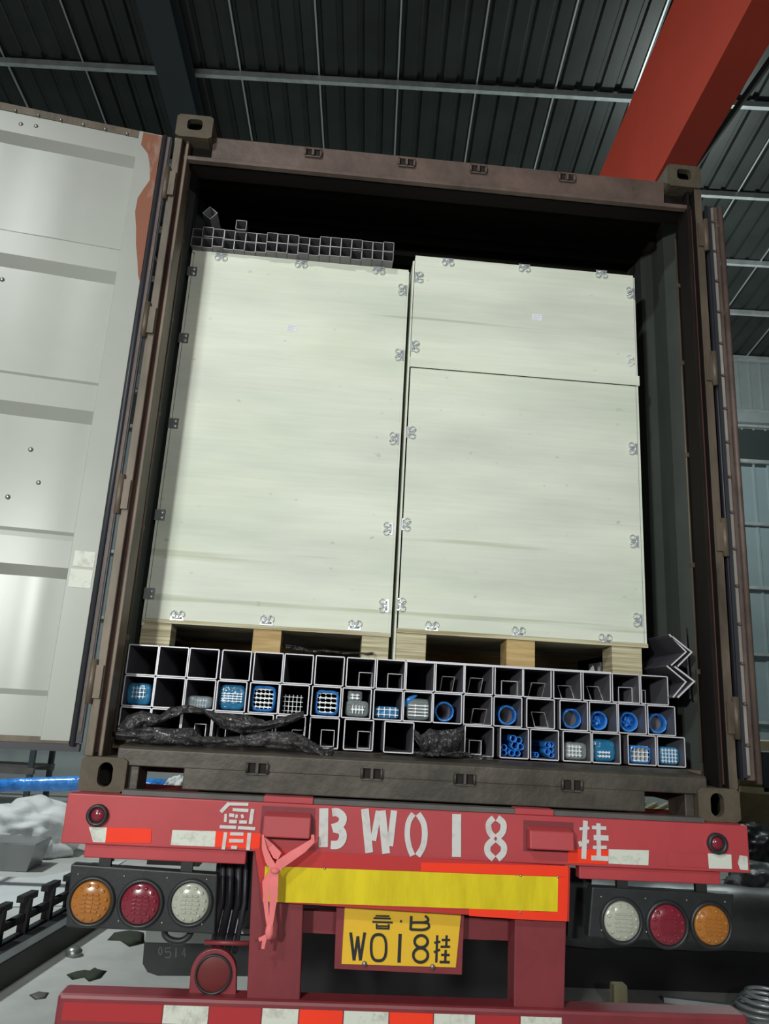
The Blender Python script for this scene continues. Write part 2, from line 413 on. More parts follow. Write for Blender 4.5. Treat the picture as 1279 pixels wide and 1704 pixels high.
for k in range(18): m.box(-1.16, 1.16, .3+k*.32, .34+k*.32, G+.05, G+.14)
m.build('floor_panel', 'plywood_floor', con)
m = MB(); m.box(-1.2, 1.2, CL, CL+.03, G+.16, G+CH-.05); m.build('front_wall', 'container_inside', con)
for sx in (-1, 1):
    m = MB(); m.box(*sorted((sx*1.17, sx*1.219)), .17, CL, G+.02, G+.16); m.box(*sorted((sx*1.17, sx*1.219)), .17, CL, G+2.80, G+2.86); m.build('side_rail', 'container_brown', con)

# left door, swung open about 170 degrees, inside face towards the camera
ang = PI+.157; du = Vector((math.cos(ang), math.sin(ang), 0)); dn = Vector((math.sin(.157), -math.cos(.157), 0)); hp = Vector((-1.237, 0, 0))
def DP(u, z, n=0): return hp+du*u+Vector((0, 0, G+z))+dn*n
m = MB()                                     # ribbed door panel
Z = [(2.735, .0), (2.637, 0), (2.600, -.034), (2.19, -.034), (2.165, 0), (2.062, 0), (2.018, -.034), (1.565, -.034), (1.54, 0), (1.428, 0), (1.382, -.034), (.935, -.034),
     (.915, -.004), (.895, 0), (.79, 0), (.752, -.034), (.338, -.034), (.318, 0), (.178, 0)]
NU = 60; rows = []
for i, (z, d) in enumerate(Z):
    rows.append([DP(.135+1.0*k/NU, z, d+.007*noise.noise(Vector((k*.09, z*.9, 0)))*(1 if d < -.03 else .25)*(2.2 if z < .8 else .6)) for k in range(NU+1)])
m.smooth = True; m.add([v for r in rows for v in r], [(j*(NU+1)+i, j*(NU+1)+i+1, (j+1)*(NU+1)+i+1, (j+1)*(NU+1)+i) for j in range(len(rows)-1) for i in range(NU)])
dr = m.build('door', 'door_paint', con)
for e in dr.data.edges:
    va, vb = (dr.data.vertices[i].co for i in e.vertices)
    e.use_edge_sharp = abs(va.z-vb.z) < 1e-4
dr['label'] = 'white painted inner face with horizontal ribs, swung wide open'
def dbox(m, u0, u1, z0, z1, n0, n1):
    m.hexa([DP(u0, z0, n0), DP(u1, z0, n0), DP(u1, z0, n1), DP(u0, z0, n1), DP(u0, z1, n0), DP(u1, z1, n0), DP(u1, z1, n1), DP(u0, z1, n1)]); return m
m = MB(); dbox(m, .036, .135, .165, 2.77, -.04, .006); dbox(m, 1.135, 1.20, .165, 2.77, -.04, .006); m.build('door_stile', 'door_paint', dr, bevel=.002)
m = MB(); dbox(m, .036, 1.2, 2.735, 2.772, -.04, .004); m.build('door_rail', 'container_post', dr, bevel=.002); m = MB(); dbox(m, .036, 1.2, .155, .178, -.04, .002); m.build('door_rail', 'container_post', dr, bevel=.002)
RP = [(.037, 2.765), (.118, 2.765), (.120, 2.70), (.085, 2.66), (.070, 2.60), (.060, 2.53), (.080, 2.48), (.098, 2.43), (.100, 2.36), (.085, 2.28), (.075, 2.20), (.060, 2.13), (.048, 2.06), (.037, 2.03)]
m = MB(); m.prism([DP(a, b, .0063) for a, b in RP], dn*.0008); o = m.build('rust_patch', 'rust_orange', dr); o['label'] = 'orange rust stain at the top corner of the stile'
m = MB(); dbox(m, .008, .036, .15, 2.775, -.045, -.006); dbox(m, -.006, .014, .16, 2.765, -.02, .012)
m.tube([DP(.024, .15, .004), DP(.024, 2.77, .004)], .011, 10); dbox(m, .0, 1.2, .130, .156, -.05, .0); m.build('door_gasket', 'rubber', dr)
m = MB(); dbox(m, .0, .010, .2, 2.76, .010, .016); m.build('gasket_retainer', 'container_brown', dr)
m = MB()                                     # bolts of the top strip
for k in range(12):
    c = DP(.185+.092*k, 2.742, .004); m.tube([c, c+dn*.008], [.008, .005], 8)
for u, z in ((.615, 2.685), (.555, 2.690), (.69, 1.905), (.575, 1.96), (.35, 1.25), (.40, 1.05), (.30, 1.12)):
    c = DP(u, z, 0 if z > 2.6 else -.034); m.tube([c, c+dn*.005], [.010, .006], 8)
m.build('door_bolt', 'steel_bolt', dr)
m = MB()                                     # door silver repair tape
dbox(m, .045, .12, .80, .86, .006, .008); dbox(m, .045, .125, .72, .79, .006, .008); m.build('repair_tape', 'tape_white', dr)
for z in (.30, 1.02, 1.78, 2.45):            # hinges of both doors
    for sx in (-1, 1):
        m = MB(); m.tube([(sx*1.228, -.006, G+z), (sx*1.228, -.006, G+z+.16)], .014, 10); m.box(*sorted((sx*1.19, sx*1.228)), -.012, .002, G+z+.02, G+z+.14)
        m.build('door_hinge', 'container_post', con)
# right door folded flat against the side: only its edge shows
rd = MB(); rd.box(1.268, 1.300, .01, 1.18, G+.15, G+2.70); rdo = rd.build('door', 'container_brown', con, bevel=.004)
rdo['label'] = 'brown door folded back along the right side, seen edge-on'
m = MB(); m.box(1.243, 1.266, -.004, .05, G+.16, G+2.69); m.tube([(1.246, .012, G+.15), (1.246, .012, G+2.70)], .008, 8); m.build('door_gasket', 'rubber', rdo)
m = MB(); m.box(1.259, 1.271, -.006, .03, G+.17, G+2.68); m.build('gasket_retainer', 'retainer', rdo)
m = MB()
for k in range(16): m.tube([(1.265, -.006, G+.28+k*.155), (1.265, -.016, G+.28+k*.155)], [.008, .005], 8)
m.build('door_bolt', 'container_brown', rdo)
m = MB(); m.tube([(1.307, .0, G+.14), (1.307, .0, G+2.69)], .012, 10); m.build('locking_rod', 'container_brown', rdo)

# ------------------------------------------------------------------ trailer
tr = thing('semi_trailer', 'red semi-trailer chassis with black lamp panels under the container', 'trailer', (0, 2, 0))
YB = -.08
def quad(m, pts, y, th):                      # pixel outline on a plane of the trailer's rear
    P = [at(a, b, 1, y) for a, b in pts]
    return m.prism(P, (0, th, 0))
z1 = G+.004; z0 = G-.162
m = MB(); m.box(-1.228, 1.205, YB, YB+.07, z0, z1-.005)
m.box(-1.228, 1.205, YB+.0705, .35, z1-.02, z1-.0055)
m.box(-1.15, -.60, YB+.015, YB+.06, z0-.045, z0); m.box(.58, 1.10, YB+.015, YB+.06, z0-.045, z0)
rb = m.build('rear_beam', 'trailer_red', tr, bevel=.004)
m = MB(); m.box(-1.05, 1.05, YB+.015, -.014, z1-.004, z1+.012); m.build('deck_plate', 'deck_grey', tr)
for x0, x1 in ((438, 520), (858, 922)):
    a = at(x0, 1335, 1, YB); b = at(x1, 1345, 1, YB); m = MB(); m.box(a.x, b.x, YB+.006, YB+.066, z1-.0045, z1+.016); m.build('lifting_block', 'trailer_red', tr, bevel=.002)
for pts in ([(441, 1349), (518, 1356), (516, 1394), (437, 1392)], [(876, 1373), (948, 1378), (948, 1416), (876, 1412)]):   # step brackets
    P = [at(a, b, 1, YB) for a, b in pts]; x0, x1 = P[0].x, P[1].x; zt, zb = P[0].z, P[3].z
    m = MB(); m.prism([(x0, YB, zt), (x0, YB-.045, zt-.012), (x0, YB-.05, zb+.006), (x0, YB, zb)], (x1-x0, 0, 0)); m.build('step_bracket', 'trailer_red', tr, bevel=.004)
    m = MB(); m.box(x0-.012, x1+.012, YB-.002, YB, zb-.008, zt+.016); m.build('bracket_backplate', 'trailer_red_shade', tr)
# tape pieces on the beam
def tape(pts, mt, y=YB-.001, nm='reflective_tape', par=None):
    m = MB(); quad(m, pts, y, -.0015); return m.build(nm, mt, par or tr)
tape([(148, 1376), (178, 1377), (175, 1402), (155, 1401)], 'tape_white')
tape([(178, 1377), (252, 1379), (251, 1403), (175, 1402)], 'tape_red_glare')
tape([(287, 1381), (359, 1383), (357, 1409), (284, 1406)], 'tape_white')
tape([(359, 1383), (434, 1387), (432, 1413), (357, 1409)], 'tape_red_glare')
tape([(945, 1412), (1012, 1415), (1010, 1438), (944, 1436)], 'tape_red_glare')
tape([(1012, 1413), (1079, 1415), (1078, 1440), (1012, 1437)], 'tape_white')
tape([(1110, 1418), (1176, 1420), (1176, 1444), (1109, 1441)], 'trailer_red')
tape([(1177, 1420), (1216, 1422), (1217, 1446), (1179, 1445)], 'tape_white')
tape([(1230, 1423), (1243, 1425), (1244, 1448), (1231, 1447), (1227, 1436)], 'tape_white')
# round side markers
for px, py in ((163, 1356), (1191, 1403)):
    c = at(px, py, 1, YB); m = MB(); m.lathe(c, [(.036, 0), (.036, -.016), (.028, -.020), (.024, -.012), (.022, -.004)], 28); mk = m.build('marker_lamp', 'black_plastic', tr)
    m = MB(); m.lathe(c, [(.023, -.006), (.018, -.012), (.008, -.015), (0, -.016)], 24); m.build('lens', 'lens_red', mk)
# stencilled writing
def strokes(defs, ox, oy, sc, y, mt, nm, par, label=None):
    mm = MB()
    for si, (pts, w) in enumerate(defs):
        P = [at(ox+a/sc, oy+b/sc, 1, y) for a, b in pts]
        a0 = at(ox, oy, 1, y); b0 = at(ox+10, oy, 1, y); k = (b0-a0).length/10/sc
        merge(mm, ribbon(P, w*k*1.1, (0, -1, 0), .0008+.00012*si))
    o = mm.build(nm, mt, par)
    if label: o['label'] = label
    return o
def sm(pts, n=4):                            # smooth a polyline
    out = []; P = [Vector((*p, 0)) for p in pts]
    for i in range(len(P)-1):
        a = P[max(i-1, 0)]; b = P[i]; c = P[i+1]; d = P[min(i+2, len(P)-1)]
        for k in range(n):
            t = k/n; q = .5*((2*b)+(c-a)*t+(2*a-5*b+4*c-d)*t*t+(3*b-a-3*c+d)*t**3); out.append((q.x, q.y))
    return out+[pts[-1]]
yt = YB-.003
strokes([([(105, 190), (190, 100)], 34), ([(185, 108), (385, 112)], 26), ([(225, 165), (385, 175)], 28), ([(155, 208), (150, 292)], 24), ([(428, 160), (405, 312)], 34),
         ([(190, 220), (242, 225)], 30), ([(268, 215), (262, 252)], 24), ([(318, 215), (330, 252)], 24), ([(190, 285), (268, 287)], 32), ([(292, 290), (370, 292)], 28),
         ([(95, 338), (262, 345)], 28), ([(278, 348), (455, 358)], 28), ([(155, 395), (130, 568)], 32), ([(395, 400), (380, 575)], 34), ([(200, 410), (335, 412)], 28),
         ([(190, 480), (335, 482)], 30), ([(210, 545), (270, 548)], 28)], 350, 1320, 6.086, yt, 'paint_white', 'painted_character', tr)
T = lambda d: strokes(d, 420, 1240, 2.907, yt, 'paint_white', 'painted_character', tr)
T([([(345, 305), (342, 493)], 40), (sm([(385, 326), (412, 325), (437, 350), (425, 385), (385, 402)]), 34), (sm([(395, 402), (430, 415), (436, 450), (415, 480), (378, 482)]), 34)])
T([([(543, 308), (564, 520)], 34), ([(610, 318), (583, 462)], 26), ([(625, 316), (646, 524)], 34), ([(684, 316), (664, 488)], 28)])
T([(sm([(778, 332), (755, 370), (748, 430), (757, 490), (774, 534)]), 24), (sm([(800, 332), (826, 375), (833, 430), (824, 490), (798, 535)]), 26)])
T([([(987, 333), (986, 540)], 40)])
T([(sm([(1166, 352), (1142, 378), (1146, 420), (1170, 448)]), 26), (sm([(1168, 455), (1138, 485), (1138, 520), (1166, 550)]), 28),
   (sm([(1184, 352), (1212, 378), (1208, 420), (1180, 448)]), 28), (sm([(1182, 455), (1213, 485), (1212, 520), (1184, 550)]), 28)])
strokes([([(428, 350), (420, 527)], 20), ([(400, 388), (446, 384)], 11), ([(397, 460), (412, 455)], 20), ([(420, 440), (444, 448)], 14), ([(488, 362), (490, 522)], 18), ([(458, 381), (524, 385)], 14),
         ([(466, 428), (535, 431)], 20), ([(462, 474), (526, 473)], 13), ([(455, 522), (535, 526)], 18)], 820, 1240, 2.786, yt, 'paint_white', 'painted_character', tr)
# uprights
m = MB(); m.prism([at(421, 1413, 1, -.06), at(508, 1418, 1, -.06), at(497, 1712, 1, -.06), at(408, 1712, 1, -.06)], (0, .10, 0)); m.build('upright_post', 'trailer_red_shade', tr, bevel=.004)
m = MB(); m.prism([at(858, 1440, 1, -.06), at(944, 1442, 1, -.06), at(938, 1712, 1, -.06), at(854, 1712, 1, -.06)], (0, .10, 0)); m.build('upright_post', 'trailer_red_shade', tr, bevel=.004)
# yellow reflective board between them
bd = tape([(424, 1412), (948, 1441), (946, 1533), (436, 1500)], 'board_red', -.086, 'reflective_board')
bd.modifiers.new('s', 'SOLIDIFY').thickness = .003
tape([(441, 1441), (928, 1459), (927, 1517), (437, 1500)], 'tape_yellow', -.0905, 'yellow_tape', bd)
tape([(700, 1435), (945, 1441), (945, 1459), (700, 1450)], 'tape_red_glare', -.0905, 'red_glare', bd)  # retroreflected glare on the right border put into brighter red pieces
tape([(928, 1459), (945, 1459), (943, 1533), (890, 1531), (890, 1517), (927, 1517)], 'tape_red_glare', -.0905, 'red_glare', bd)
tape([(780, 1512), (890, 1516), (890, 1531), (780, 1524)], 'tape_red_glare', -.0905, 'red_glare', bd)
m = MB()
for px, py in ((866, 1457), (928, 1459), (865, 1518), (540, 1445), (445, 1440)):
    c = at(px, py, 1, -.092); m.tube([c, c+Vector((0, -.004, 0))], [.005, .003], 8)
m.build('rivet', 'steel_bolt', bd)
# number plate on its bracket
m = MB(); quad(m, [(497, 1515), (860, 1530), (860, 1566), (497, 1552)], .03, .03); m.build('cross_member', 'trailer_red_shade', tr)
m = MB(); quad(m, [(560, 1505), (772, 1514), (768, 1622), (556, 1612)], -.028, .006); pb = m.build('plate_bracket', 'trailer_red_shade', tr)
m = MB(); quad(m, [(574, 1502), (768, 1510), (758, 1610), (568, 1604)], -.032, .003); pl = m.build('number_plate', 'plate_yellow', tr); pl['label'] = 'yellow plate with black characters'
PS = [([(330, 165), (348, 314)], 14), ([(348, 314), (368, 185)], 13), ([(368, 185), (381, 314)], 13), ([(381, 314), (405, 165)], 14), ([(593, 172), (587, 325)], 16),
      ([(790, 180), (785, 325)], 11), ([(774, 220), (806, 214)], 10), ([(772, 270), (805, 256)], 10), ([(840, 180), (838, 240)], 11), ([(814, 205), (858, 205)], 10), ([(808, 241), (858, 241)], 10),
      ([(835, 258), (832, 322)], 11), ([(811, 284), (856, 285)], 10), ([(803, 322), (856, 323)], 11),
      ([(445, 108), (553, 112)], 8), ([(452, 88), (542, 91)], 8), ([(462, 76), (536, 78)], 7), ([(468, 118), (468, 142)], 8), ([(532, 120), (532, 142)], 8), ([(464, 142), (536, 144)], 8), ([(468, 130), (532, 131)], 6),
      ([(592, 105), (602, 105)], 9), ([(652, 78), (648, 150)], 12), (sm([(648, 148), (715, 150), (744, 138), (742, 118), (715, 112), (650, 112)]), 11), (sm([(715, 112), (738, 105), (740, 90), (725, 76)]), 11)]
def oval(cx, cy, rx, ry, n=20, pw=1): return [(cx+rx*math.copysign(abs(math.cos(2*PI*k/n))**pw, math.cos(2*PI*k/n)), cy+ry*math.copysign(abs(math.sin(2*PI*k/n))**pw, math.sin(2*PI*k/n))) for k in range(n+1)]
PS += [(oval(478, 245, 40, 70, 24, .75), 12), (oval(704, 212, 35, 32), 12), (oval(701, 285, 39, 38), 12)]
strokes(PS, 480, 1500, 3.1975, -.0325, 'plate_black', 'plate_characters', pl)
m = MB()
for a, b in ((606, 1603), (719, 1608)):
    c = at(a, b, 1, -.033); m.tube([c, c+Vector((0, -.008, 0))], .008, 10)
m.build('plate_bolt', 'steel_bolt', pl)
# lamp panels
def lamps(quadpts, L, par, y=-.07):
    m = MB(); quad(m, quadpts, y, .05); pn = m.build('lamp_panel', 'black_plastic', par, bevel=.005)
    for px, py, R, mt in L:
        c = at(px, py, 1, y); s_ = (at(px+R, py, 1, y)-c).length
        m = MB(); m.lathe(c, [(s_*1.22, 0), (s_*1.22, -.006), (s_*1.14, -.014), (s_*1.04, -.012), (s_*1.0, -.002)], 36); m.build('lamp_ring', 'black_plastic', pn)
        m = MB(); m.lathe(c, [(s_*1.01, -.004), (s_*.96, -.012), (s_*.7, -.019), (s_*.35, -.022), (0, -.023)], 36)
        for k in range(12):                  # moulded lugs and bars of the lens
            t = 2*PI*k/12+.2; q = c+Vector((math.cos(t)*s_*.78, -.0175, math.sin(t)*s_*.78)); m.tube([q+Vector((0, .004, 0)), q+Vector((0, -.003, 0))], [s_*.13, s_*.07], 8)
        for k in (-2, -1, 0, 1, 2):
            w = s_*(.52-.05*abs(k)); zc = c.z+k*s_*.2
            for x0 in (-w, -w*.3, w*.4): m.box(c.x+x0, c.x+x0+w*.6, -.026+y, -.016+y, zc-s_*.05, zc+s_*.05)
        m.build('lens', mt, pn, bevel=.0015)
    m = MB()
    P = [at(a, b, 1, y) for a, b in quadpts]; x0, x1 = P[0].x, P[1].x
    for t in (.06, .37, .66, .93):
        for zz in (P[0].z-.03, P[3].z+.025):
            c = Vector((x0+(x1-x0)*t, y, zz)); m.tube([c, c+Vector((0, -.004, 0))], [.004, .003], 6)
    m.build('panel_screw', 'steel_bolt', pn)
    for t in (.22, .78):
        m = MB(); m.box(x0+(x1-x0)*t-.02, x0+(x1-x0)*t+.02, y+.01, y+.03, P[0].z-.02, G-.16); m.build('panel_hanger', 'black_metal', par)
lamps([(118, 1438), (362, 1455), (357, 1555), (109, 1543)], [(152, 1500, 33, 'lens_amber'), (234, 1503, 32, 'lens_red'), (317, 1502, 31, 'lens_clear')], tr)
lamps([(985, 1476), (1221, 1488), (1216, 1572), (978, 1560)], [(1033, 1532, 29.5, 'lens_clear'), (1109, 1538, 30, 'lens_red'), (1182, 1539, 29, 'lens_amber')], tr)
# bumper with tape and its round reflector housing
bt = at(500, 1667, 1, YB).z
m = MB(); m.box(-1.165, 1.165, YB, YB+.10, bt-.16, bt); bp = m.build('bumper', 'trailer_red_shade', tr, bevel=.012)
zb_ = at(400, 1680, 1, YB).z
for x0, x1, mt in ((97, 265, 'tape_dullred'), (265, 342, 'tape_white'), (342, 430, 'tape_dullred'), (430, 492, 'tape_white'), (492, 566, 'tape_red_glare'), (566, 642, 'tape_white'), (642, 716, 'tape_red_glare'), (716, 786, 'tape_white'), (786, 860, 'tape_dullred'), (860, 930, 'tape_white')):
    a = at(x0+6, 1690, 1, YB).x; b = at(x1+4, 1690, 1, YB).x; m = MB(); m.box(a, b, YB-.0015, YB, bt-.075, bt-.022); m.build('reflective_tape', mt, bp)
c = at(355, 1620, 1, -.03)
m = MB(); A = at(314, 1672, 1, -.03); B = at(391, 1672, 1, -.03); r = (B.x-A.x)/2
m.prism([(A.x-.004, -.03, A.z-.01), (B.x+.004, -.03, A.z-.01)]+[(c.x+r*math.cos(t), -.03, c.z+r*.98*math.sin(t)) for t in [PI*k/16 for k in range(17)]], (0, .03, 0)); hsg = m.build('reflector_housing', 'trailer_red_shade', tr, bevel=.003)
m = MB(); rr = r*.80; m.lathe(c, [(rr, -.0), (rr, -.012), (rr*.92, -.014), (rr*.88, -.004)], 32); m.build('rubber_ring', 'black_plastic', hsg)
m = MB(); m.lathe(c, [(rr*.9, -.003), (rr*.6, -.007), (0, -.008)], 32); m.build('reflector', 'lens_dark_red', hsg)
# chassis under the box
m = MB()
for sx in (-1, 1):
    for a, b, c_, d in ((.40, .54, -.02, 0), (.46, .48, -.40, -.02), (.40, .54, -.42, -.40)): m.box(*sorted((sx*a, sx*b)), .05, 7, G-.03+c_, G-.03+d)
for k in range(7): m.box(-.46, .46, .9+k*.9, .98+k*.9, G-.30, G-.10)
m.build('chassis_frame', 'black_metal', tr)
for sx in (-1, 1):
    for yy in (3.7, 5.0):
        for xo in (.62, .90):
            m = MB(); m.lathe((sx*xo, yy, .49), [(.26, -.02), (.30, .0), (.46, .0), (.49, .03), (.49, .21), (.46, .24), (.30, .24), (.26, .22), (.10, .15), (0, .15)], 36, 'x'); m.build('wheel', 'tyre', tr)
for yy in (3.7, 5.0): m = MB(); m.tube([(-1, yy+.0, .49), (1, yy, .49)], .07); m.build('axle', 'black_metal', tr)
# mud flap with raised numbers, its bar, and the hose loop
ym = .9
m = MB(); q = [at(a, b, 1, ym) for a, b in ((240, 1566), (445, 1570), (432, 1625), (262, 1624), (245, 1618), (237, 1604))]; m.prism(q, (0, .008, 0)); mf = m.build('mud_flap', 'black_plastic', tr, bevel=.002)
MFD = [[(oval(305, 285, 12, 28), 7)], [([(385, 262), (345, 262), (342, 295)], 7), (sm([(342, 295), (375, 290), (385, 315), (370, 335), (340, 332)]), 7)], [([(425, 262), (422, 335)], 8)], [([(490, 262), (470, 310), (500, 312)], 6), ([(490, 262), (488, 335)], 6)]]
for dd in MFD: strokes(dd, 200, 1520, 4.568, ym-.001, 'mudflap_text', 'raised_number', mf)
m = MB(); quad(m, [(243, 1549), (425, 1558), (424, 1572), (241, 1568)], ym-.01, .03); m.build('flap_bar', 'grey_steel', tr)
m = MB(); a = at(340, 1568, 1, -.03); b = at(415, 1570, 1, -.03); m.tube([a, b], .008); m.build('tie_rod', 'trailer_red_shade', tr)
m = MB(); P = [at(x, y, 1, .02) for x, y in sm([(276, 1540), (274, 1555), (284, 1564), (300, 1566), (312, 1560), (318, 1550)])]; m.tube(P, .011, 8); m.build('hose_loop', 'rubber', tr)
m = MB()                                     # hanging rubber curtain and hoses beside the uprights
for px, w in ((372, .02), (384, .03), (398, .025), (410, .02)):
    a = at(px, 1415, 1, .1); m.tube([a, a+Vector((.01, .02, -.18)), a+Vector((-.01, 0, -.34))], w*.5, 8)
m.box(*sorted((at(362, 1420, 1, .14).x, at(420, 1420, 1, .14).x)), .14, .16, G-.40, G-.13)
m.build('air_hose', 'rubber', tr)
m = MB(); quad(m, [(948, 1445), (985, 1448), (980, 1565), (944, 1560)], .1, .02); m.build('rubber_curtain', 'black_plastic', tr)
m = MB(); m.tube([(-.30, .62, G-.32), (.34, .62, G-.32)], .13, 24); m.build('air_tank', 'black_metal', tr)
m = MB(); m.box(-.60, .90, 1.4, 2.2, .20, .88); m.build('underbody_shade_box', 'black_metal', tr, bevel=.01)  # made-up black box standing in for the shade under the trailer

# pink tie strap knotted round the left bracket
st = thing('tie_strap', 'pink webbing strap knotted round the left bracket of the trailer beam', 'strap', at(450, 1450, 1, YB-.03))
def strap(pts, w, y, tw=0):
    m = MB(); P = [at(350+a/6.086, 1320+b/6.086, 1, yy) for (a, b), yy in zip(pts, y)]
    L = []; R = []
    ws = w if isinstance(w, list) else [w]*len(P)
    for i, p in enumerate(P):
        d = (P[min(i+1, len(P)-1)]-P[max(i-1, 0)]).normalized(); n = Vector((math.sin(tw), -math.cos(tw), 0)); s_ = d.cross(n).normalized()*ws[i]/2
        L.append(p+s_); R.append(p-s_)
    n = len(P); m.add(L+R, [(i, i+1, n+i+1, n+i) for i in range(n-1)]); return m
Yf = YB-.053
for pts, w, yy in (
    ([(530, 420), (545, 560), (590, 680), (650, 770), (660, 800)], [.006, .016, .024, .022, .016], [Yf, Yf-.008, Yf-.01, Yf-.014, Yf-.016]),
    ([(548, 455), (610, 540), (670, 620), (700, 640)], [.006, .022, .030, .024], [Yf, Yf+.01, Yf+.004, Yf]),
    ([(1035, 420), (1035, 480), (940, 560), (830, 630), (700, 720), (660, 790)], [.010, .016, .026, .030, .032, .018], [Yf+.002, Yf-.006, Yf-.008, Yf-.012, Yf-.018, Yf-.018]),
    ([(620, 790), (560, 900), (560, 1100), (575, 1260), (590, 1360)], [.016, .024, .016, .012, .010], [Yf-.012]*5),
    ([(650, 790), (635, 900), (640, 1050), (625, 1200), (605, 1360)], [.026, .034, .026, .018, .014], [Yf-.018]*5),
    ([(600, 1400), (560, 1450), (490, 1485)], [.014, .012, .012], [Yf-.01]*3),
    ([(590, 1420), (545, 1480), (530, 1575)], [.016, .014, .010], [Yf-.012]*3)):
    strap(pts, w, yy).build('webbing', 'strap_pink', st, solid=.002)
m = MB(); c = at(350+600/6.086, 1320+1385/6.086, 1, Yf-.012); m.lathe(c, [(0, -.03), (.010, -.024), (.015, -.008), (.013, .01), (.006, .022), (0, .024)], 14, 'z'); m.build('knot', 'strap_pink', st); m = MB()
c2 = at(350+655/6.086, 1320+785/6.086, 1, Yf-.014); m.lathe(c2, [(0, -.012), (.014, -.006), (.017, 0), (.014, .008), (0, .012)], 14, 'z'); m.build('knot', 'strap_pink', st)

# ------------------------------------------------------------------ plywood crates
YC = .30
def poly_at(pts, y): return [at(a, b, 1, y) for a, b in pts]
def clip(px, py, y, par, side):
    # spring clip: a bent plate with two wire rings; side = direction of the crate edge it hooks over
    c = at(px, py, 1, y); e = Vector(side); t = Vector((e.z, 0, -e.x))
    m = MB(); q = [c+e*a+t*b+Vector((0, -.002, 0)) for a, b in ((.022, -.028), (.022, .028), (.002, .024), (.002, -.024))]
    m.prism(q, (0, -.002, 0))
    for sgn in (-1, 1):
        m.torus(c+t*sgn*.016-e*.006+Vector((0, -.006, 0)), .0125, .0022, n=18)
        m.tube([c+t*sgn*.004+e*.012+Vector((0, -.005, 0)), c+t*sgn*.014-e*.02+Vector((0, -.008, 0))], .0022, 6)
    m.tube([c+e*.012-t*.02+Vector((0, -.005, 0)), c+e*.012+t*.02+Vector((0, -.005, 0))], .0035, 8)
    m.build('spring_clip', 'clip_metal', par)
def edge_clip(px, py, y, par):               # flat angle plate with two round heads
    c = at(px, py, 1, y); m = MB(); m.box(c.x-.026, c.x+.018, y-.004, y-.001, c.z-.024, c.z+.024)
    o = m.build('edge_plate', 'grey_steel', par); m = MB()
    for s_ in (-1, 1): q = Vector((c.x+.004, y-.004, c.z+s_*.0115)); m.tube([q, q+Vector((0, -.004, 0))], [.0095, .008], 14)
    m.build('rivet', 'clip_metal', o)
def sticker(px, py, y, par):
    c = at(px, py, 1, y); m = MB(); m.box(c.x-.024, c.x+.024, y-.0012, y-.0004, c.z-.017, c.z+.017); o = m.build('paper_label', 'paper', par)
    m = MB()
    for k in range(3): m.box(c.x-.018, c.x+.010+.004*k, y-.0016, y-.0011, c.z-.011+k*.010, c.z-.009+k*.010)
    m.build('printed_line', 'paper_ink', o)
# left crate
TL = at(321, 419, 1, YC); BR = at(649, 1052, 1, YC); TR = at(679, 450, 1, YC); BL = at(235, 1030, 1, YC)
lx0, lx1, lz0, lz1 = (TL.x+BL.x)/2, (TR.x+BR.x)/2, (BL.z+BR.z)/2, (TL.z+TR.z)/2
lx0 = max(lx0, -1.150)
cr = thing('plywood_crate', 'tall pale plywood crate on the left with small steel tubes on top', 'crate', ((lx0+lx1)/2, YC+.5, G+.54))
m = MB(); m.box(lx0+.012, lx1-.006, YC, YC+.012, lz0, lz1-.004); m.build('front_panel', 'veneer', cr, bevel=.001)
m = MB(); m.box(lx0, lx0+.010, YC-.003, YC+1.1, lz0-.03, lz1-.01); m.build('side_panel', 'veneer', cr)
m = MB(); m.box(lx1-.006, lx1+.004, YC+.001, YC+1.1, lz0, lz1-.004); m.build('side_panel', 'veneer', cr)
m = MB(); m.box(lx0, lx1, YC+.001, YC+1.1, lz1-.004, lz1+.006); m.build('top_panel', 'veneer', cr)
m = MB(); m.box(lx0, lx1+.004, YC-.006, YC+1.1, lz0-.016, lz0-.001); m.build('base_board', 'ply_edge', cr)
tz = G+.177+3*.1203
def blocks(L, par, zt):
    for x0, x1, mt in L:
        a = at(x0, 1065, 1, YC+.0).x; b = at(x1, 1065, 1, YC).x
        m = MB(); m.box(a, b, YC+.004, YC+.12, tz+.001, zt); m.build('skid_block', mt, par)
blocks([(232, 282, 'ply_edge'), (420, 467, 'block_wood'), (602, 647, 'ply_edge')], cr, lz0-.016)
m = MB(); m.box(lx0+.01, lx1-.01, YC+.9, YC+1.0, tz+.001, lz0-.016); m.build('skid_rail', 'block_wood', cr)
for px, py in ((320, 452), (306, 563), (289, 705), (267, 857), (249, 988)): edge_clip(px+1, py, YC-.0005, cr)
for px, py in ((670, 483), (665, 591), (656, 730), (646, 880), (639, 1008)): clip(px-1, py, YC, cr, (1, 0, 0))
for px, py in ((368, 428), (501, 440), (630, 451)): clip(px, py, YC, cr, (0, 0, 1))
for px, py in ((295, 1024), (444, 1032), (590, 1040)): clip(px, py, YC, cr, (0, 0, -1))
sticker(485, 546, YC, cr)
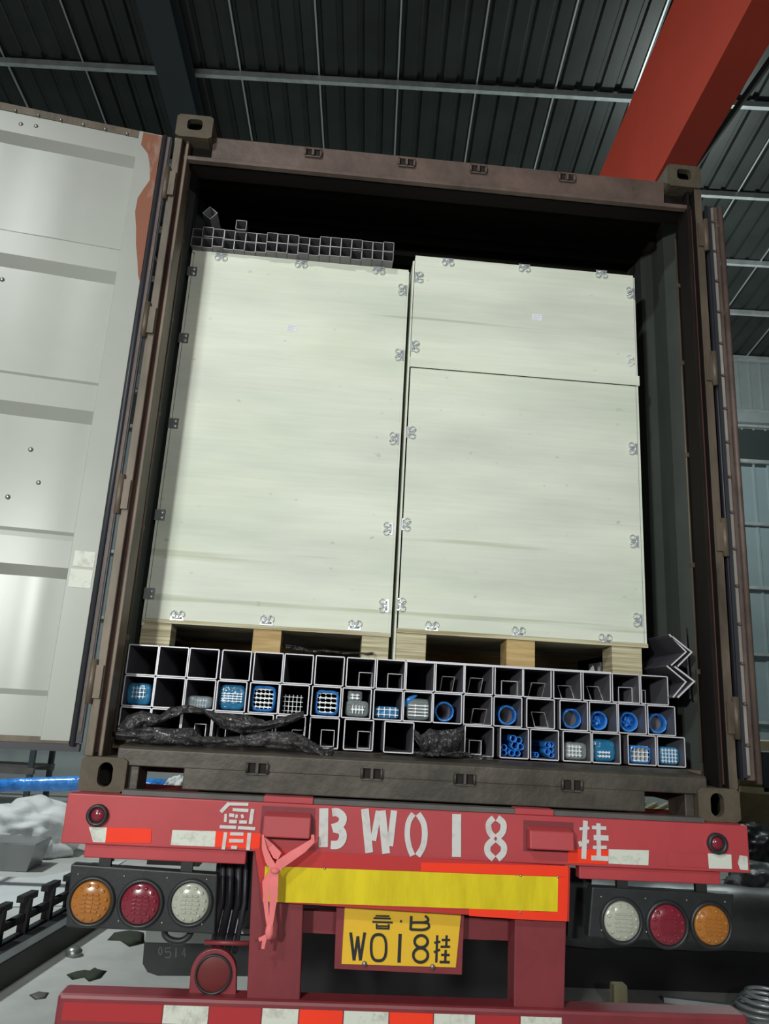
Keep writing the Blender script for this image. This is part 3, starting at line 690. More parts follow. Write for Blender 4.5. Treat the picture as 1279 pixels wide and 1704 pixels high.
# right crate
TL = at(690, 430, 1, YC); TR = at(1060, 457, 1, YC); BR = at(1069, 1070, 1, YC); BL = at(660, 1046, 1, YC)
rx0, rx1 = (TL.x+BL.x)/2, (TR.x+BR.x)/2; rz1 = (TL.z+TR.z)/2; rz0 = (BL.z+BR.z)/2
zs = at(870, 627, 1, YC).z
rx0 = max(rx0, lx1+.03)
cr2 = thing('plywood_crate', 'pale plywood crate on the right with a two-piece front panel', 'crate', ((rx0+rx1)/2, YC+.5, G+.54))
m = MB(); m.box(rx0+.004, rx1-.010, YC, YC+.012, rz0, zs); m.build('front_panel', 'veneer', cr2, bevel=.001)
m = MB(); m.box(rx0, rx1-.008, YC-.007, YC+.006, zs+.0005, rz1); m.box(rx0-.002, rx1+.006, YC-.009, YC+.005, zs+.0005, zs+.05); m.build('front_panel', 'veneer', cr2, bevel=.001)
m = MB(); m.box(rx1-.008, rx1+.002, YC+.001, YC+1.1, rz0, rz1-.006); m.build('side_panel', 'veneer', cr2)
m = MB(); m.box(rx0-.011, rx0-.003, YC-.004, YC+1.1, tz+.001, rz1-.03); m.build('side_panel', 'veneer', cr2)
m = MB(); m.box(rx0, rx1, YC+.014, YC+1.1, rz1-.012, rz1-.002); m.build('top_panel', 'veneer', cr2)
m = MB(); m.box(rx0, rx1+.004, YC-.006, YC+1.1, rz0-.018, rz0-.001); m.build('base_board', 'ply_edge', cr2)
blocks([(658, 709, 'ply_edge'), (843, 890, 'block_wood'), (1018, 1067, 'ply_edge')], cr2, rz0-.018)
m = MB(); m.box(rx0+.01, rx1-.01, YC+.9, YC+1.0, tz+.001, rz0-.018); m.build('skid_rail', 'block_wood', cr2)
for px, py in ((696, 462), (689, 577), (683, 720), (674, 873), (666, 1006)): clip(px+1, py, YC-(.007 if py < 600 else 0), cr2, (-1, 0, 0))
for px, py in ((1048, 488), (1049, 602), (1052, 747), (1054, 901), (1060, 1032)): clip(px, py, YC-(.007 if py < 600 else 0), cr2, (1, 0, 0))
for px, py in ((745, 437), (872, 447), (1000, 457)): clip(px, py, YC-.007, cr2, (0, 0, 1))
for px, py in ((718, 1042), (862, 1051), (1006, 1063)): clip(px, py, YC, cr2, (0, 0, -1))
sticker(893, 528, YC-.007, cr2)

# ------------------------------------------------------------------ steel tubes
ORD = ['leftmost', 'second', 'third', 'fourth', 'fifth', 'sixth', 'seventh', 'eighth', 'ninth', 'tenth', 'eleventh', 'twelfth', 'thirteenth', 'fourteenth', 'fifteenth', 'sixteenth', 'seventeenth', 'eighteenth', 'nineteenth']
def ordw(i): return 'leftmost' if i == 0 else ORD[i]+' from left'
def sqtube(s, t, ln, h=None, r=.006, mit=0):
    h = h or s; m = MB()
    def ring(w, hh, rr):
        out = []
        for cx, cz, a0 in ((w/2-rr, hh/2-rr, 0), (-w/2+rr, hh/2-rr, 90), (-w/2+rr, -hh/2+rr, 180), (w/2-rr, -hh/2+rr, 270)):
            for k in range(4):
                a = math.radians(a0+30*k); out.append((cx+rr*math.cos(a), cz+rr*math.sin(a)))
        return out
    o = ring(s, h, r); i = ring(s-2*t, h-2*t, max(r-t, .001)); n = len(o)
    fy = lambda z: (-mit*(z) if mit else 0)
    vs = [(a, fy(b)+abs(mit)*h/2, b+h/2) for a, b in o]+[(a, fy(b)+abs(mit)*h/2, b+h/2) for a, b in i]+[(a, ln, b+h/2) for a, b in o]+[(a, ln, b+h/2) for a, b in i]
    m.mi = 1; m.add(vs, [(k, (k+1) % n, n+(k+1) % n, n+k) for k in range(n)])
    m.mi = 0; m.add(vs, [(k, (k+1) % n, 2*n+(k+1) % n, 2*n+k) for k in range(n)]+[(n+k, n+(k+1) % n, 3*n+(k+1) % n, 3*n+k) for k in range(n)]+[(2*n+k, 2*n+(k+1) % n, 3*n+(k+1) % n, 3*n+k) for k in range(n)])
    return m
SZ = .1185; YT = .18; WT = .0044
big = sqtube(SZ, WT, 5.6).build('square_tube', ['tube_steel', 'tube_rim'])
used = False
def copy(o, loc, label, cat, group):
    c = o.copy(); C.objects.link(c); c.location = loc; tag(c, label, cat, group); return c
rows = [[208.1, 262.6, 315.5, 370.5, 423.5, 473.7, 525.4, 577.3, 627, 675.9, 724.7, 772.9, 822.8, 870, 919.6, 968.5, 1017.5, 1065.2],
        [201.6, 254.1, 308.5, 362, 416, 465.7, 519.2, 569.8, 621.9, 671.6, 719.5, 771, 821.1, 875.2, 930.5, 979, 1026.9, 1075.7],
        [199.5, 247, 297.3, 351, 405, 459, 515.4, 573, 637.8, 773, 831.5, 882, 936, 982.5, 1044, 1091.5]]
tops = [(1070, 1125), (1123.6, 1175.5), (1181, 1228)]
CONT = {}                                    # what sits in which tube
RN = ['top', 'middle', 'bottom']
for ri, row in enumerate(rows):
    z = G+.177+(2-ri)*.1203; prev = -9
    for i, px in enumerate(row):
        py = tops[ri][0]+(tops[ri][1]-tops[ri][0])*(px-row[0])/(row[-1]-row[0])
        x = at(px, py, 1, YT).x+SZ/2
        x = max(x, prev+SZ+.0008, -1.157+SZ/2); prev = x
        y = YT+random.uniform(-.004, .004)-(.045 if (ri, i) == (2, 8) else 0)
        CONT[(ri, i)] = (x, z)
        lab = 'large grey square steel tube, %s in the %s row of the stack' % (ordw(i), RN[ri])
        if not used: o = big; o.location = (x, y, z); tag(o, lab, 'steel tube', 'large square tubes stacked on the container floor'); used = True
        else: o = copy(big, (x, y, z), lab, 'steel tube', 'large square tubes stacked on the container floor')
# thin tubes lying inside the large ones: (row, tube, left px, width m, height m, mitre)
def inner(ri, i, px0, px1, py0, py1, mit, dy=.07):
    y = YT+dy; X, Zt = CONT[(ri, i)]
    a = at(px0, py1, 1, y); b = at(px1, py0, 1, y); w = (b.x-a.x); h = min(b.z-a.z, .09)
    cx = (a.x+b.x)/2; lo = X-SZ/2+WT+w/2+.001; hi = X+SZ/2-WT-w/2-.001; cx = min(max(cx, lo), hi)
    o = sqtube(w, .0026, 1.6, h, .002, mit).build('thin_tube', ['thin_tube', 'tube_rim']); o.location = (cx, y, Zt+WT+.0006)
    kind = {0: 'square-cut', 1: 'mitre-cut', -1: 'mitre-cut'}[mit and int(math.copysign(1, mit))]
    tag(o, 'small %s thin tube lying inside the %s large tube of the %s row' % (kind, ordw(i), RN[ri]), 'steel tube', 'thin tubes lying inside the large tubes')
for a in ((0, 7, 596, 620, 1113.5, 1137, 0), (0, 8, 644.4, 670, 1121, 1145, 0), (0, 10, 734.8, 757, 1121.7, 1146.6, 1), (0, 11, 781.4, 804, 1124.7, 1149.8, 1), (0, 12, 836.6, 864, 1131, 1154, 0),
          (0, 13, 887.5, 911, 1132.8, 1155.7, 1), (0, 14, 939, 960.7, 1136, 1158, -1), (0, 15, 993, 1013, 1139.8, 1163.5, -1), (0, 16, 1038, 1060.5, 1143, 1167, 0), (0, 17, 1068, 1073.5, 1148, 1170, 0),
          (1, 11, 788, 812, 1176.6, 1201, 1), (1, 13, 897, 920, 1185.5, 1210, -1),
          (2, 2, 320.7, 343.3, 1206, 1232, 0), (2, 3, 359, 376, 1213, 1235, 0), (2, 5, 486.3, 508.8, 1215.7, 1240, 0), (2, 6, 532, 556.7, 1218, 1245, 0), (2, 7, 593.3, 616.7, 1220.4, 1248.2, 0), (2, 9, 779.5, 801, 1229, 1251.7, 0)):
    inner(*a)
# blue film-wrapped round pipes
def pipe(ri, i, px, py, r_px, inside=False):
    y = YT+.06; X, Zt = CONT[(ri, i)]; c = at(px, py, 1, y); R = min((at(px+r_px, py, 1, y)-c).length, SZ/2-WT-.004)
    cx = min(max(c.x, X-SZ/2+WT+R+.001), X+SZ/2-WT-R-.001); cz = Zt+WT+R+.001
    t = thing('wrapped_pipe', ('blue film-wrapped round pipe, mouth stuffed, %s tube, %s row' if inside else 'open round pipe in blue film inside the %s tube, %s row') % (ordw(i), RN[ri]), 'pipe', (cx, y+.3, cz-R), 'round pipes wrapped in blue film')
    m = MB(); n = 40; prof = [(R*.98, .7), (R, .04), (R*.985, .008), (R*.9, .0), (R*.80, .003), (R*.77, .02), (R*.76, .7)]
    m.lathe((cx, y, cz), prof, n)
    m.v = [(cx+(a-cx)*(1+.035*noise.noise(Vector((a*60, b*20, c_*60)))), b+.004*noise.noise(Vector((a*90, 0, c_*90))), cz+(c_-cz)*(1+.035*noise.noise(Vector((a*60, b*20, c_*60))))) for a, b, c_ in m.v]
    m.build('blue_film', 'film_blue', t)
    m = MB(); m.lathe((cx, y, cz), [(R*.76, .6), (R*.76, .05), (R*.74, .05), (R*.74, .6)], n); m.build('pipe_wall', 'film_blue' if inside else 'tube_steel', t)
    if inside:
        m = MB(); pts = []
        for k in range(9):
            tt = 2*PI*k/9; m.tube([(cx+R*.7*math.cos(tt), y+.05, cz+R*.7*math.sin(tt)), (cx+R*.3*math.cos(tt+.8), y+.03+.02*(k % 2), cz+R*.3*math.sin(tt+.8)), (cx, y+.06, cz)], [R*.12, R*.2, R*.1], 6)
        m.build('crumpled_film', 'film_blue', t)
for a in ((1, 10, 739.5, 1184, 16.5), (1, 12, 846.3, 1190, 16.2), (1, 14, 954.7, 1196, 16.3), (1, 15, 996.4, 1199, 15.2, True), (1, 16, 1050, 1204, 16, True), (1, 17, 1101.5, 1206.5, 16)): pipe(*a)
# bundles of aluminium profiles in film
def bundle(ri, i, px0, px1, py0, py1, nx, nz, wrap, label, grid=None, style='grid', zoff=0, dy=.05, bar=.0016, single=True):
    y = YT+dy; yf = y-(.020 if wrap in ('teal', 'clear', 'blue') else 0); X, Zt = CONT[(ri, i)]; a = at(px0, py1, 1, y); b = at(px1, py0, 1, y); w = min(b.x-a.x, SZ-2*WT-.006); h = min(b.z-a.z, SZ-2*WT-.006)
    cx = min(max((a.x+b.x)/2, X-SZ/2+WT+w/2+.002), X+SZ/2-WT-w/2-.002); z0 = Zt+WT+.002+zoff
    t = thing('profile_bundle', label, 'bundle', (cx, y+.3, z0), 'film-wrapped bundles in the large tubes')
    gx0, gx1, gz0, gz1 = grid or (.06, .94, .06, .94)
    X0, X1, Z0_, Z1 = cx-w/2+w*gx0, cx-w/2+w*gx1, z0+h*gz0, z0+h*gz1
    if nx:
        m = MB()
        if style == 'grid':
            for k in range(nx): xx = X0+(X1-X0)*(k+.5)/nx; m.box(xx-bar/2, xx+bar/2, yf, y+.5, Z0_, Z1)
            for k in range(nz):
                zz = Z0_+(Z1-Z0_)*(k+.5)/nz; m.box(X0, X1, yf+.001, y+.5, zz-bar/2, zz+bar/2)
                for j in range(nx): xx = X0+(X1-X0)*(j+.5)/nx; m.box(xx-bar*1.6, xx+bar*1.6, yf-.001, y+.02, zz-bar, zz+bar)
        else:                                # comb sections stacked in rows
            for k in range(nz):
                zz = Z0_+(Z1-Z0_)*(k+.5)/nz; p = (Z1-Z0_)/nz
                m.box(X0, X1, yf, y+.5, zz-p*.16, zz+p*.10)
                for j in range(nx): xx = X0+(X1-X0)*(j+.7)/nx; m.box(xx-.0016, xx+.0016, yf+.0005, y+.5, zz-p*.42, zz); m.box(xx-.001, xx+.004, yf+.0005, y+.3, zz+p*.1, zz+p*.30)
        m.build('aluminium_profiles', 'alu_white', t)
    if wrap:
        m = MB(); n = 36; rr = []
        for d, sc in ((-.012, .80), (-.010, .95), (.0, 1.0), (.10, 1.0), (.5, 1.0)):
            for k in range(n):
                q = 2*PI*k/n; c, s_ = math.cos(q), math.sin(q); e = (abs(c)**5+abs(s_)**5)**.2
                nn = 1+.05*noise.noise(Vector((c*3+i, s_*3, d*12)))
                rr.append((cx+w/2*c/e*sc*nn, y+d, z0+h/2+h/2*s_/e*sc*nn))
        m.smooth = True
        fs = [(r*n+k, r*n+(k+1) % n, (r+1)*n+(k+1) % n, (r+1)*n+k) for r in range(4) for k in range(n)]
        m.add(rr, fs)
        if wrap != 'rim': m.add([(cx, y-.014, z0+h/2)]+rr[:n], [(0, k+1, (k+1) % n+1) for k in range(n)])
        m.build('film_wrap', {'rim': 'film_blue', 'blue': 'film_blue_thin', 'clear': 'film_clear', 'teal': 'film_teal', 'solid': 'film_blue'}[wrap], t)
    return t, cx, z0, w, h
bundle(1, 0, 200.6, 245, 1141, 1175, 4, 3, 'teal', 'rounded blue film bundle with white grid of profiles, far left of the middle row', (.2, .8, .28, .85))
bundle(1, 2, 306.7, 351, 1161, 1179, 0, 0, 'clear', 'low flat bundle in clear film above the black plastic, third tube of the middle row')
bundle(1, 2, 312, 345, 1164, 1180, 6, 2, 'blue', 'bluish flat profiles under clear film in the third tube of middle row', dy=.12)
bundle(1, 3, 360, 410, 1144.8, 1184, 5, 4, 'teal', 'teal blue wrapped bundle filling the fourth tube of the middle row', (.1, .9, .3, .7), 'comb')
bundle(1, 4, 416, 460, 1146, 1187, 5, 5, 'rim', 'blue wrapped bundle with stacked white comb profiles, fifth tube of the middle row', (.06, .94, .1, .95), 'comb')
bundle(1, 5, 468.5, 504, 1161, 1190, 5, 4, None, 'bare white profile bundle with square openings, sixth tube of the middle row', (0, 1, 0, 1))
bundle(1, 6, 522, 565, 1150.6, 1190, 4, 5, 'rim', 'neat bundle of five rows of white combs edged in blue film', (.04, .96, .02, .98), 'comb')
bundle(1, 7, 576, 617, 1170, 1195, 4, 1, 'clear', 'lower clear-wrapped bundle in the eighth tube of the middle row', (.25, .8, .2, .7), bar=.003)
bundle(1, 7, 577, 603, 1152, 1170, 2, 2, 'clear', 'upper crumpled clear bundle resting on another in the eighth tube, middle row', (.2, .8, .2, .7), zoff=.058, bar=.003)
bundle(1, 8, 622, 664, 1181, 1199, 4, 2, 'blue', 'low bright blue bundle on the floor of the ninth tube, middle row', (.05, .95, .1, .95), bar=.0022)
bd2 = bundle(1, 9, 676, 716, 1165, 1199, 2, 4, 'clear', 'clear-wrapped slotted bundle with blue film tail in the tenth tube, middle row', (.08, .92, .15, .75), 'comb')
m = MB(); x, z = CONT[(1, 9)]; m.tube([(x-.05, .23, z+.06), (x-.035, .225, z+.085), (x-.01, .22, z+.10), (x+.0, .22, z+.104)], [.010, .012, .007, .003], 8); m.build('film_tail', 'film_blue', bd2[0])
bundle(2, 12, 938, 977, 1239, 1266, 4, 3, 'clear', 'clear and bluish wrapped bundle with bright white grid in the bottom row', (.15, .75, .15, .85), bar=.0024)
bundle(2, 13, 985, 1028, 1234, 1268, 4, 2, 'teal', 'large bulging blue wrapped bundle with white slots in the bottom row', (.25, .75, .15, .5), 'comb', bar=.003)
bundle(2, 14, 1047, 1083, 1247, 1274, 5, 4, 'rim', 'blue edged square grid bundle, second from right in the bottom row', (.02, .98, .0, 1), bar=.0022)
bundle(2, 15, 1095, 1129, 1247, 1275, 5, 4, 'teal', 'dark teal wrapped grid bundle in the rightmost tube of the bottom row', (.1, .85, .1, .9), bar=.0018)
# clusters of small round tubes in blue film
def cluster(ri, i, pts, label):
    X, Zt = CONT[(ri, i)]; y = YT+.05; t = thing('tube_cluster', label, 'bundle', (X, y+.3, Zt+WT), 'film-wrapped bundles in the large tubes')
    for px, py, rp in pts:
        c = at(px, py, 1, y); r = (at(px+rp, py, 1, y)-c).length; cx = min(max(c.x, X-SZ/2+WT+r), X+SZ/2-WT-r); cz = min(max(c.z, Zt+WT+r+.001), Zt+SZ-WT-r)
        m = MB(); m.lathe((cx, y+random.uniform(-.01, .02), cz), [(r*.96, .5), (r, .02), (r*.93, -.004), (r*.8, -.006), (r*.68, .004), (r*.66, .3)], 18); m.build('small_tube', 'film_blue', t)
cluster(2, 10, [(838.5, 1244, 5.5), (839, 1255, 5.5), (851, 1258, 5.5), (861, 1257, 5.5), (853, 1229, 6), (864, 1232, 6), (858, 1241, 7), (868, 1243, 6), (846, 1250, 5)], 'two clusters of small blue-wrapped round tubes, sixth tube from right, bottom row')
cluster(2, 11, [(911, 1240, 5.5), (912, 1251, 5.5), (921, 1239, 5), (922, 1248, 5), (921, 1257, 5), (888, 1256, 4.5), (894, 1259, 4.5)], 'cluster of small blue-wrapped round tubes, fifth tube from right, bottom row')

# white strip on the right-hand tubes
a = at(676, 1096, 1, YT).x; b = at(1016, 1118, 1, YT).x
m = MB(); m.box(a, b, YT+.0, YT+.10, tz-.0003, tz+.0012); m.box(a, b, YT-.007, YT-.005, tz-.008, tz+.001); tag(m.build('packing_strip', 'tube_rim'), 'thin white packing strip laid along the right-hand tubes of the top row', 'strip')
# steel offcut under the right crate
m = MB(); c = at(1000, 1100, 1, .45); m.box(c.x-.006, c.x+.004, .45, .6, tz+.001, tz+.06); m.prism([(c.x-.008, .5, tz+.001), (c.x-.06, .5, tz+.001), (c.x-.02, .5, tz+.05)], (0, .006, 0))
tag(m.build('steel_offcut', 'grey_steel'), 'small bent steel offcut under the right crate between its skid blocks', 'offcut')
# small square tubes on the left crate
up_ = [(180, 152), (232, 155), (283, 165), (335, 173), (385, 178), (438, 187), (490, 192), (541, 197), (588, 200), (640, 208), (690, 207), (742, 213), (795, 220), (846, 223), (897, 222), (947, 226), (1000, 226), (1050, 225), (1102, 230)]
s1 = at(260+200/2.907, 330+200/2.907, 1, .28); s2 = at(260+1148/2.907, 330+290/2.907, 1, .28)
SS = (s2.x-at(260+178/2.907, 330+160/2.907, 1, .28).x)/19-.0008
XL = max(at(260+178/2.907, 330+160/2.907, 1, .28).x, -1.158)
SS = min(SS, (s2.x-XL)/19-.0006)
small = sqtube(SS, .0016, 4.5, r=.003).build('small_square_tube', ['thin_tube', 'tube_rim']); small.location = (0, 0, -9)
first = True
for r in range(2):
    for i in range(19):
        x = XL+SS/2+i*(SS+.0006); z = lz1+.0065+r*(SS+.0008)
        y = .265-(.02*i/18)+random.uniform(-.012, .012)
        lab = 'small thin-walled square tube on the left crate, %s in the %s row' % (ordw(i), ('lower', 'upper')[r])
        if first: small.location = (x, y, z); tag(small, lab, 'steel tube', 'small square tubes on top of the left crate'); first = False
        else: copy(small, (x, y, z), lab, 'steel tube', 'small square tubes on top of the left crate')
copy(small, (XL+SS/2+4*(SS+.0006), .25, lz1+.0065+2*(SS+.0008)), 'single small square tube lying alone on top of the two small-tube rows', 'steel tube', None)
# long tube leaning up behind them
p1 = at(344, 352, 1, .30); p2 = p1+Vector((.02, 3.6, -.085))
m = sqtube(.052, .003, 3.6, .052, .003); o = m.build('leaning_tube', ['light_tube', 'tube_rim']); o.location = p1-Vector((0, 0, .026))
o.rotation_euler = ((p2-p1).to_track_quat('Y', 'Z') @ Matrix.Rotation(math.radians(38), 3, 'Y').to_quaternion()).to_euler()
tag(o, 'grey square tube turned on edge, rising out of the dark behind the small tubes', 'steel tube')

# steel angles at the right of the tube stack
def angle(p, q, r, th, yo, label):
    P = [at(980+a/6.395, 1040+b/6.395, 1, yo) for a, b in (p, q, r)]
    d1 = (P[1]-P[0]).normalized(); d2 = (P[2]-P[1]).normalized(); n1 = Vector((-d1.z, 0, d1.x)); n2 = Vector((-d2.z, 0, d2.x)); n1 *= th; n2 *= th
    mid = P[1]+(n1+n2)/(1+n1.normalized().dot(n2.normalized()))
    m = MB(); m.prism([P[0], P[1], P[2], P[2]+n2, mid, P[0]+n1], (0, 2.5, 0)); m.mi = 0; o = m.build('steel_angle', ['angle_steel', 'tube_rim'])
    for pl_ in o.data.polygons:
        if pl_.normal.y < -.9: pl_.material_index = 1
    tag(o, label, 'steel angle', 'steel angles beside the tube stack')
angle((845, 105), (1020, 285), (865, 425), .006, .14, 'inner steel angle of the upper nested pair beside the tube stack')
angle((880, 130), (1078, 290), (935, 435), .006, .13, 'outer steel angle of the upper nested pair beside the tube stack')
angle((820, 440), (1018, 605), (885, 765), .006, .14, 'inner steel angle of the lower nested pair beside the tube stack')
angle((905, 450), (1102, 600), (935, 765), .007, .12, 'outer steel angle of the lower nested pair beside the tube stack')
# wedge that carries the angles
a = at(1110, 1160, 1, .22)
m = MB(); m.tube([(1.152, .21, G+.45), (1.152, .23, G+.76)], .004, 6); m.build('hanging_wire', 'angle_steel', con)

# crumpled black plastic sheets
def sheet(outline, y, label, seedv, ox, oy, sc, bulge=.03):
    # outline: list of (x, ytop, ybottom) in a crop frame, smoothed into a crumpled thick sheet
    m = MB(); NU_ = 60; NV = 10; g = []
    for i in range(NU_+1):
        t = i/NU_*(len(outline)-1); k = min(int(t), len(outline)-2); f = t-k; f = f*f*(3-2*f)
        a = [outline[k][j]*(1-f)+outline[k+1][j]*f for j in range(3)]
        for j in range(NV+1):
            v = j/NV; py = a[1]+(a[2]-a[1])*v; nz = noise.noise(Vector((a[0]/38+seedv, py/30, seedv))); n2 = noise.noise(Vector((a[0]/14, py/12+seedv, 3)))
            yy = y-bulge*math.sin(PI*v)*.6-.025*nz-.012*n2
            g.append(at(ox+a[0]/sc, oy+(py+6*n2)/sc, 1, yy))
    m.smooth = True
    m.add(g, [(i*(NV+1)+j, i*(NV+1)+j+1, (i+1)*(NV+1)+j+1, (i+1)*(NV+1)+j) for i in range(NU_) for j in range(NV)])
    return tag(m.build('plastic_sheet', 'black_film', solid=.002), label, 'plastic sheet')
# frame 180..500 x 1040..1300 at 3.997
sheet([(60, 680, 740), (130, 600, 745), (230, 570, 690), (340, 600, 660), (420, 545, 620), (520, 530, 585), (640, 560, 590), (760, 590, 690), (900, 595, 725), (1050, 640, 700), (1180, 610, 670), (1300, 570, 610)], .10, 'crumpled black plastic film draped in a long wave across the bottom tubes', 1.3, 180, 1040, 3.997)
sheet([(50, 710, 760), (180, 690, 775), (300, 680, 790), (450, 690, 795), (560, 685, 800), (620, 740, 805), (740, 745, 810), (900, 735, 812), (1050, 705, 815), (1220, 710, 822), (1290, 730, 845), (1400, 800, 880), (1440, 830, 930), (1500, 810, 850)], .04, 'crumpled black plastic film lying along the sill with a pointed tail', 5.1, 180, 1040, 3.997)
# frame 480..820 x 1040..1300 at 3.762
sheet([(785, 650, 700), (830, 690, 790), (880, 650, 815), (940, 660, 820), (1000, 655, 815), (1050, 650, 795), (1100, 625, 660)], .10, 'bunched black plastic film stuffed in the gap of the bottom row', 9.7, 480, 1040, 3.762, .05)
sheet([(780, 790, 812), (950, 800, 822), (1080, 790, 818), (1180, 815, 838), (1279, 830, 850)], .07, 'narrow strip of black film along the sill right of the bunch', 2.2, 480, 1040, 3.762, .01)
# film showing above the tubes under the left crate
sheet([(400, 65, 100), (470, 75, 110), (550, 90, 125), (620, 120, 135), (740, 110, 130), (900, 130, 150), (1100, 140, 150), (1180, 135, 160)], .29, 'dark plastic film peeping out between the top tubes and left crate', 6.2, 400, 1060, 5.329, .01)

# ------------------------------------------------------------------ surroundings on the floor
def lump(name, c, sx, sy, sz, mt, label, cat, seedv, amp=.25, par=None):
    bm = bmesh.new(); bmesh.ops.create_icosphere(bm, subdivisions=5, radius=1)
    for v in bm.verts:
        n = noise.noise(v.co*1.6+Vector((seedv, 0, 0)))+.5*noise.noise(v.co*4+Vector((0, seedv, 0)))-.45*abs(noise.noise(v.co*3+Vector((0, 0, seedv)))); v.co *= 1+amp*n
        v.co.x *= sx; v.co.y *= sy; v.co.z *= sz; v.co.z = max(v.co.z, -sz*.55)
        v.co += Vector(c)+Vector((0, 0, sz*.55))
    me = bpy.data.meshes.new(name); bm.to_mesh(me); bm.free(); me.materials.append(M[mt])
    for p in me.polygons: p.use_smooth = True
    o = bpy.data.objects.new(name, me); C.objects.link(o)
    if label: tag(o, label, cat)
    return o
g = lambda px, py: at(px, py, 2, 0)
p = g(25, 1432); lump('woven_sack', (p.x-.1, p.y+.4, 0), .60, .42, .36, 'sack_white', 'big slumped white woven sack on the floor at the left edge', 'sack', 3.1)
p = g(85, 1425); lump('woven_sack', (p.x+.15, p.y+1.1, 0), .36, .30, .30, 'sack_white', 'small grey-white sack slumped behind the left end of the beam', 'sack', 8.4)
p = g(5, 1450); m = MB(); m.hexa([(p.x-.5, p.y, 0), (p.x+.22, p.y, 0), (p.x+.22, p.y+.4, 0), (p.x-.5, p.y+.4, 0), (p.x-.5, p.y-.03, .26), (p.x+.28, p.y-.03, .26), (p.x+.28, p.y+.43, .26), (p.x-.5, p.y+.43, .26)])
tag(m.build('steel_bin', 'grey_steel', bevel=.01), 'small grey steel bin standing before the white sack, cut by left edge', 'bin')
# paper / foam sheet on the floor
P = [g(-60, 1512), g(118, 1508), g(150, 1470), g(210, 1432), (g(60, 1462)), g(-60, 1460)]
m = MB(); top_ = [Vector((q.x, q.y, .012+.01*(i % 2))) for i, q in enumerate(P)]; m.prism([Vector((q.x, q.y, .004)) for q in P], (0, 0, .006)); tag(m.build('foam_sheet', 'sheet_white', bevel=.002), 'white packing foam sheet lying flat on the floor at far left', 'sheet')
# long black machine rail on the floor
a = g(-60, 1690); b = g(230, 1500)
d = (b-a).normalized(); nn = Vector((-d.y, d.x, 0))
rl = thing('machine_rail', 'long black steel channel with toothed brackets lying on the floor at left', 'steel rail', a)
m = MB(); m.prism([a, a+nn*.16, a+nn*.16+Vector((0, 0, .16)), a+Vector((0, 0, .16))], b-a); m.build('channel', 'black_metal', rl, bevel=.006)
m = MB(); m.prism([a+Vector((0, 0, .161)), a+nn*.07+Vector((0, 0, .161)), a+nn*.07+Vector((0, 0, .168)), a+Vector((0, 0, .168))], b-a); m.build('top_flange', 'grey_steel', rl)
m = MB()
for k in range(7):
    q = a+(b-a)*(.12+.13*k)+nn*.22; e = d*.12
    m.bar(q, q+Vector((0, 0, .36)), .06); m.bar(q-e, q+e+Vector((0, 0, 0)), .03, .03); m.bar(q-e*.8+Vector((0, 0, .36)), q+e*.8+Vector((0, 0, .36)), .05, .04); m.bar(q-e*1.8+Vector((0, 0, .24)), q+e*1.5+Vector((0, 0, .24)), .04, .045)
m.bar(a+nn*.22+Vector((0, 0, .1)), b+nn*.22+Vector((0, 0, .1)), .05, .10)
m.build('bracket_row', 'black_metal', rl)
q = g(122, 1590); m = MB(); m.lathe((q.x, q.y, .0), [(.05, 0), (.055, .03), (.03, .05), (0, .055)], 20, 'z'); tag(m.build('steel_dome', 'grey_steel'), 'dull round steel dome on the floor beside the black rail', 'steel dome')
def scrap(pts, label, mt='rag_dark', h=.02, nm='rag'):
    P = [g(a, b) for a, b in pts]; m = MB(); c = sum(P, Vector())/len(P)
    n = len(P); vs = [(p.x, p.y, .001) for p in P]+[(p.x*.6+c.x*.4, p.y*.6+c.y*.4, h*(1+.6*math.sin(3*i))) for i, p in enumerate(P)]+[(c.x, c.y, h*1.2)]
    m.smooth = True; m.add(vs, [(i, (i+1) % n, n+(i+1) % n, n+i) for i in range(n)]+[(n+i, n+(i+1) % n, 2*n) for i in range(n)]+[list(range(n))[::-1]])
    return tag(m.build(nm, mt), label, nm)
scrap([(110, 1622), (135, 1618), (158, 1619), (163, 1613), (178, 1616), (168, 1628), (148, 1634), (140, 1627), (120, 1631)], 'dark green leaf-like rag on the pale floor left of the trailer')
scrap([(178, 1565), (190, 1552), (215, 1548), (240, 1552), (240, 1570), (215, 1576), (200, 1566)], 'crumpled black rag on the floor behind the left lamp panel')
scrap([(48, 1656), (64, 1650), (82, 1652), (76, 1662), (58, 1664)], 'thin grey cloth scrap on the floor near the left edge', 'deck_grey', .008)
# steel rack with a blue-wrapped pipe behind
rk = thing('steel_rack', 'dark steel storage rack behind the open container door, lower left', 'rack', (-6.2, 8.6, 0))
m = MB()
for x in (-8.6, -7.2, -5.8, -4.4):
    for y in (8.6, 9.4): m = MB(); m.bar((x, y, 0), (x, y, 1.75), .07); m.build('rack_post', 'rafter_steel', rk)
m = MB()
for z in (.62, 1.15, 1.75):
    for y in (8.6, 9.4): m.bar((-8.65, y, z), (-4.35, y, z), .08, .09)
for z in (.65, 1.18): m.box(-8.6, -4.4, 8.65, 9.35, z, z+.02)
m.build('rack_beam', 'deck_grey', rk)
m = MB(); m.box(-6.9, -5.2, 8.7, 9.3, 1.205, 1.55); m.box(-8.3, -7.4, 8.7, 9.3, 1.205, 1.42); m.build('rack_load', 'black_plastic', rk)
a = at(-60, 1311, 1, 4.6); b = at(135, 1304, 1, 4.6); c = at(250, 1305, 1, 4.6); c2 = at(284, 1307, 1, 4.6)
m = MB(); m.tube([a, (a+b)/2+Vector((0, 0, .01)), b, c, c2], [.055, .06, .068, .055, .05], 14); tag(m.build('wrapped_pipe', 'film_blue'), 'long horizontal pipe in blue film behind the trailer, left of the container', 'pipe')
st2 = MB()
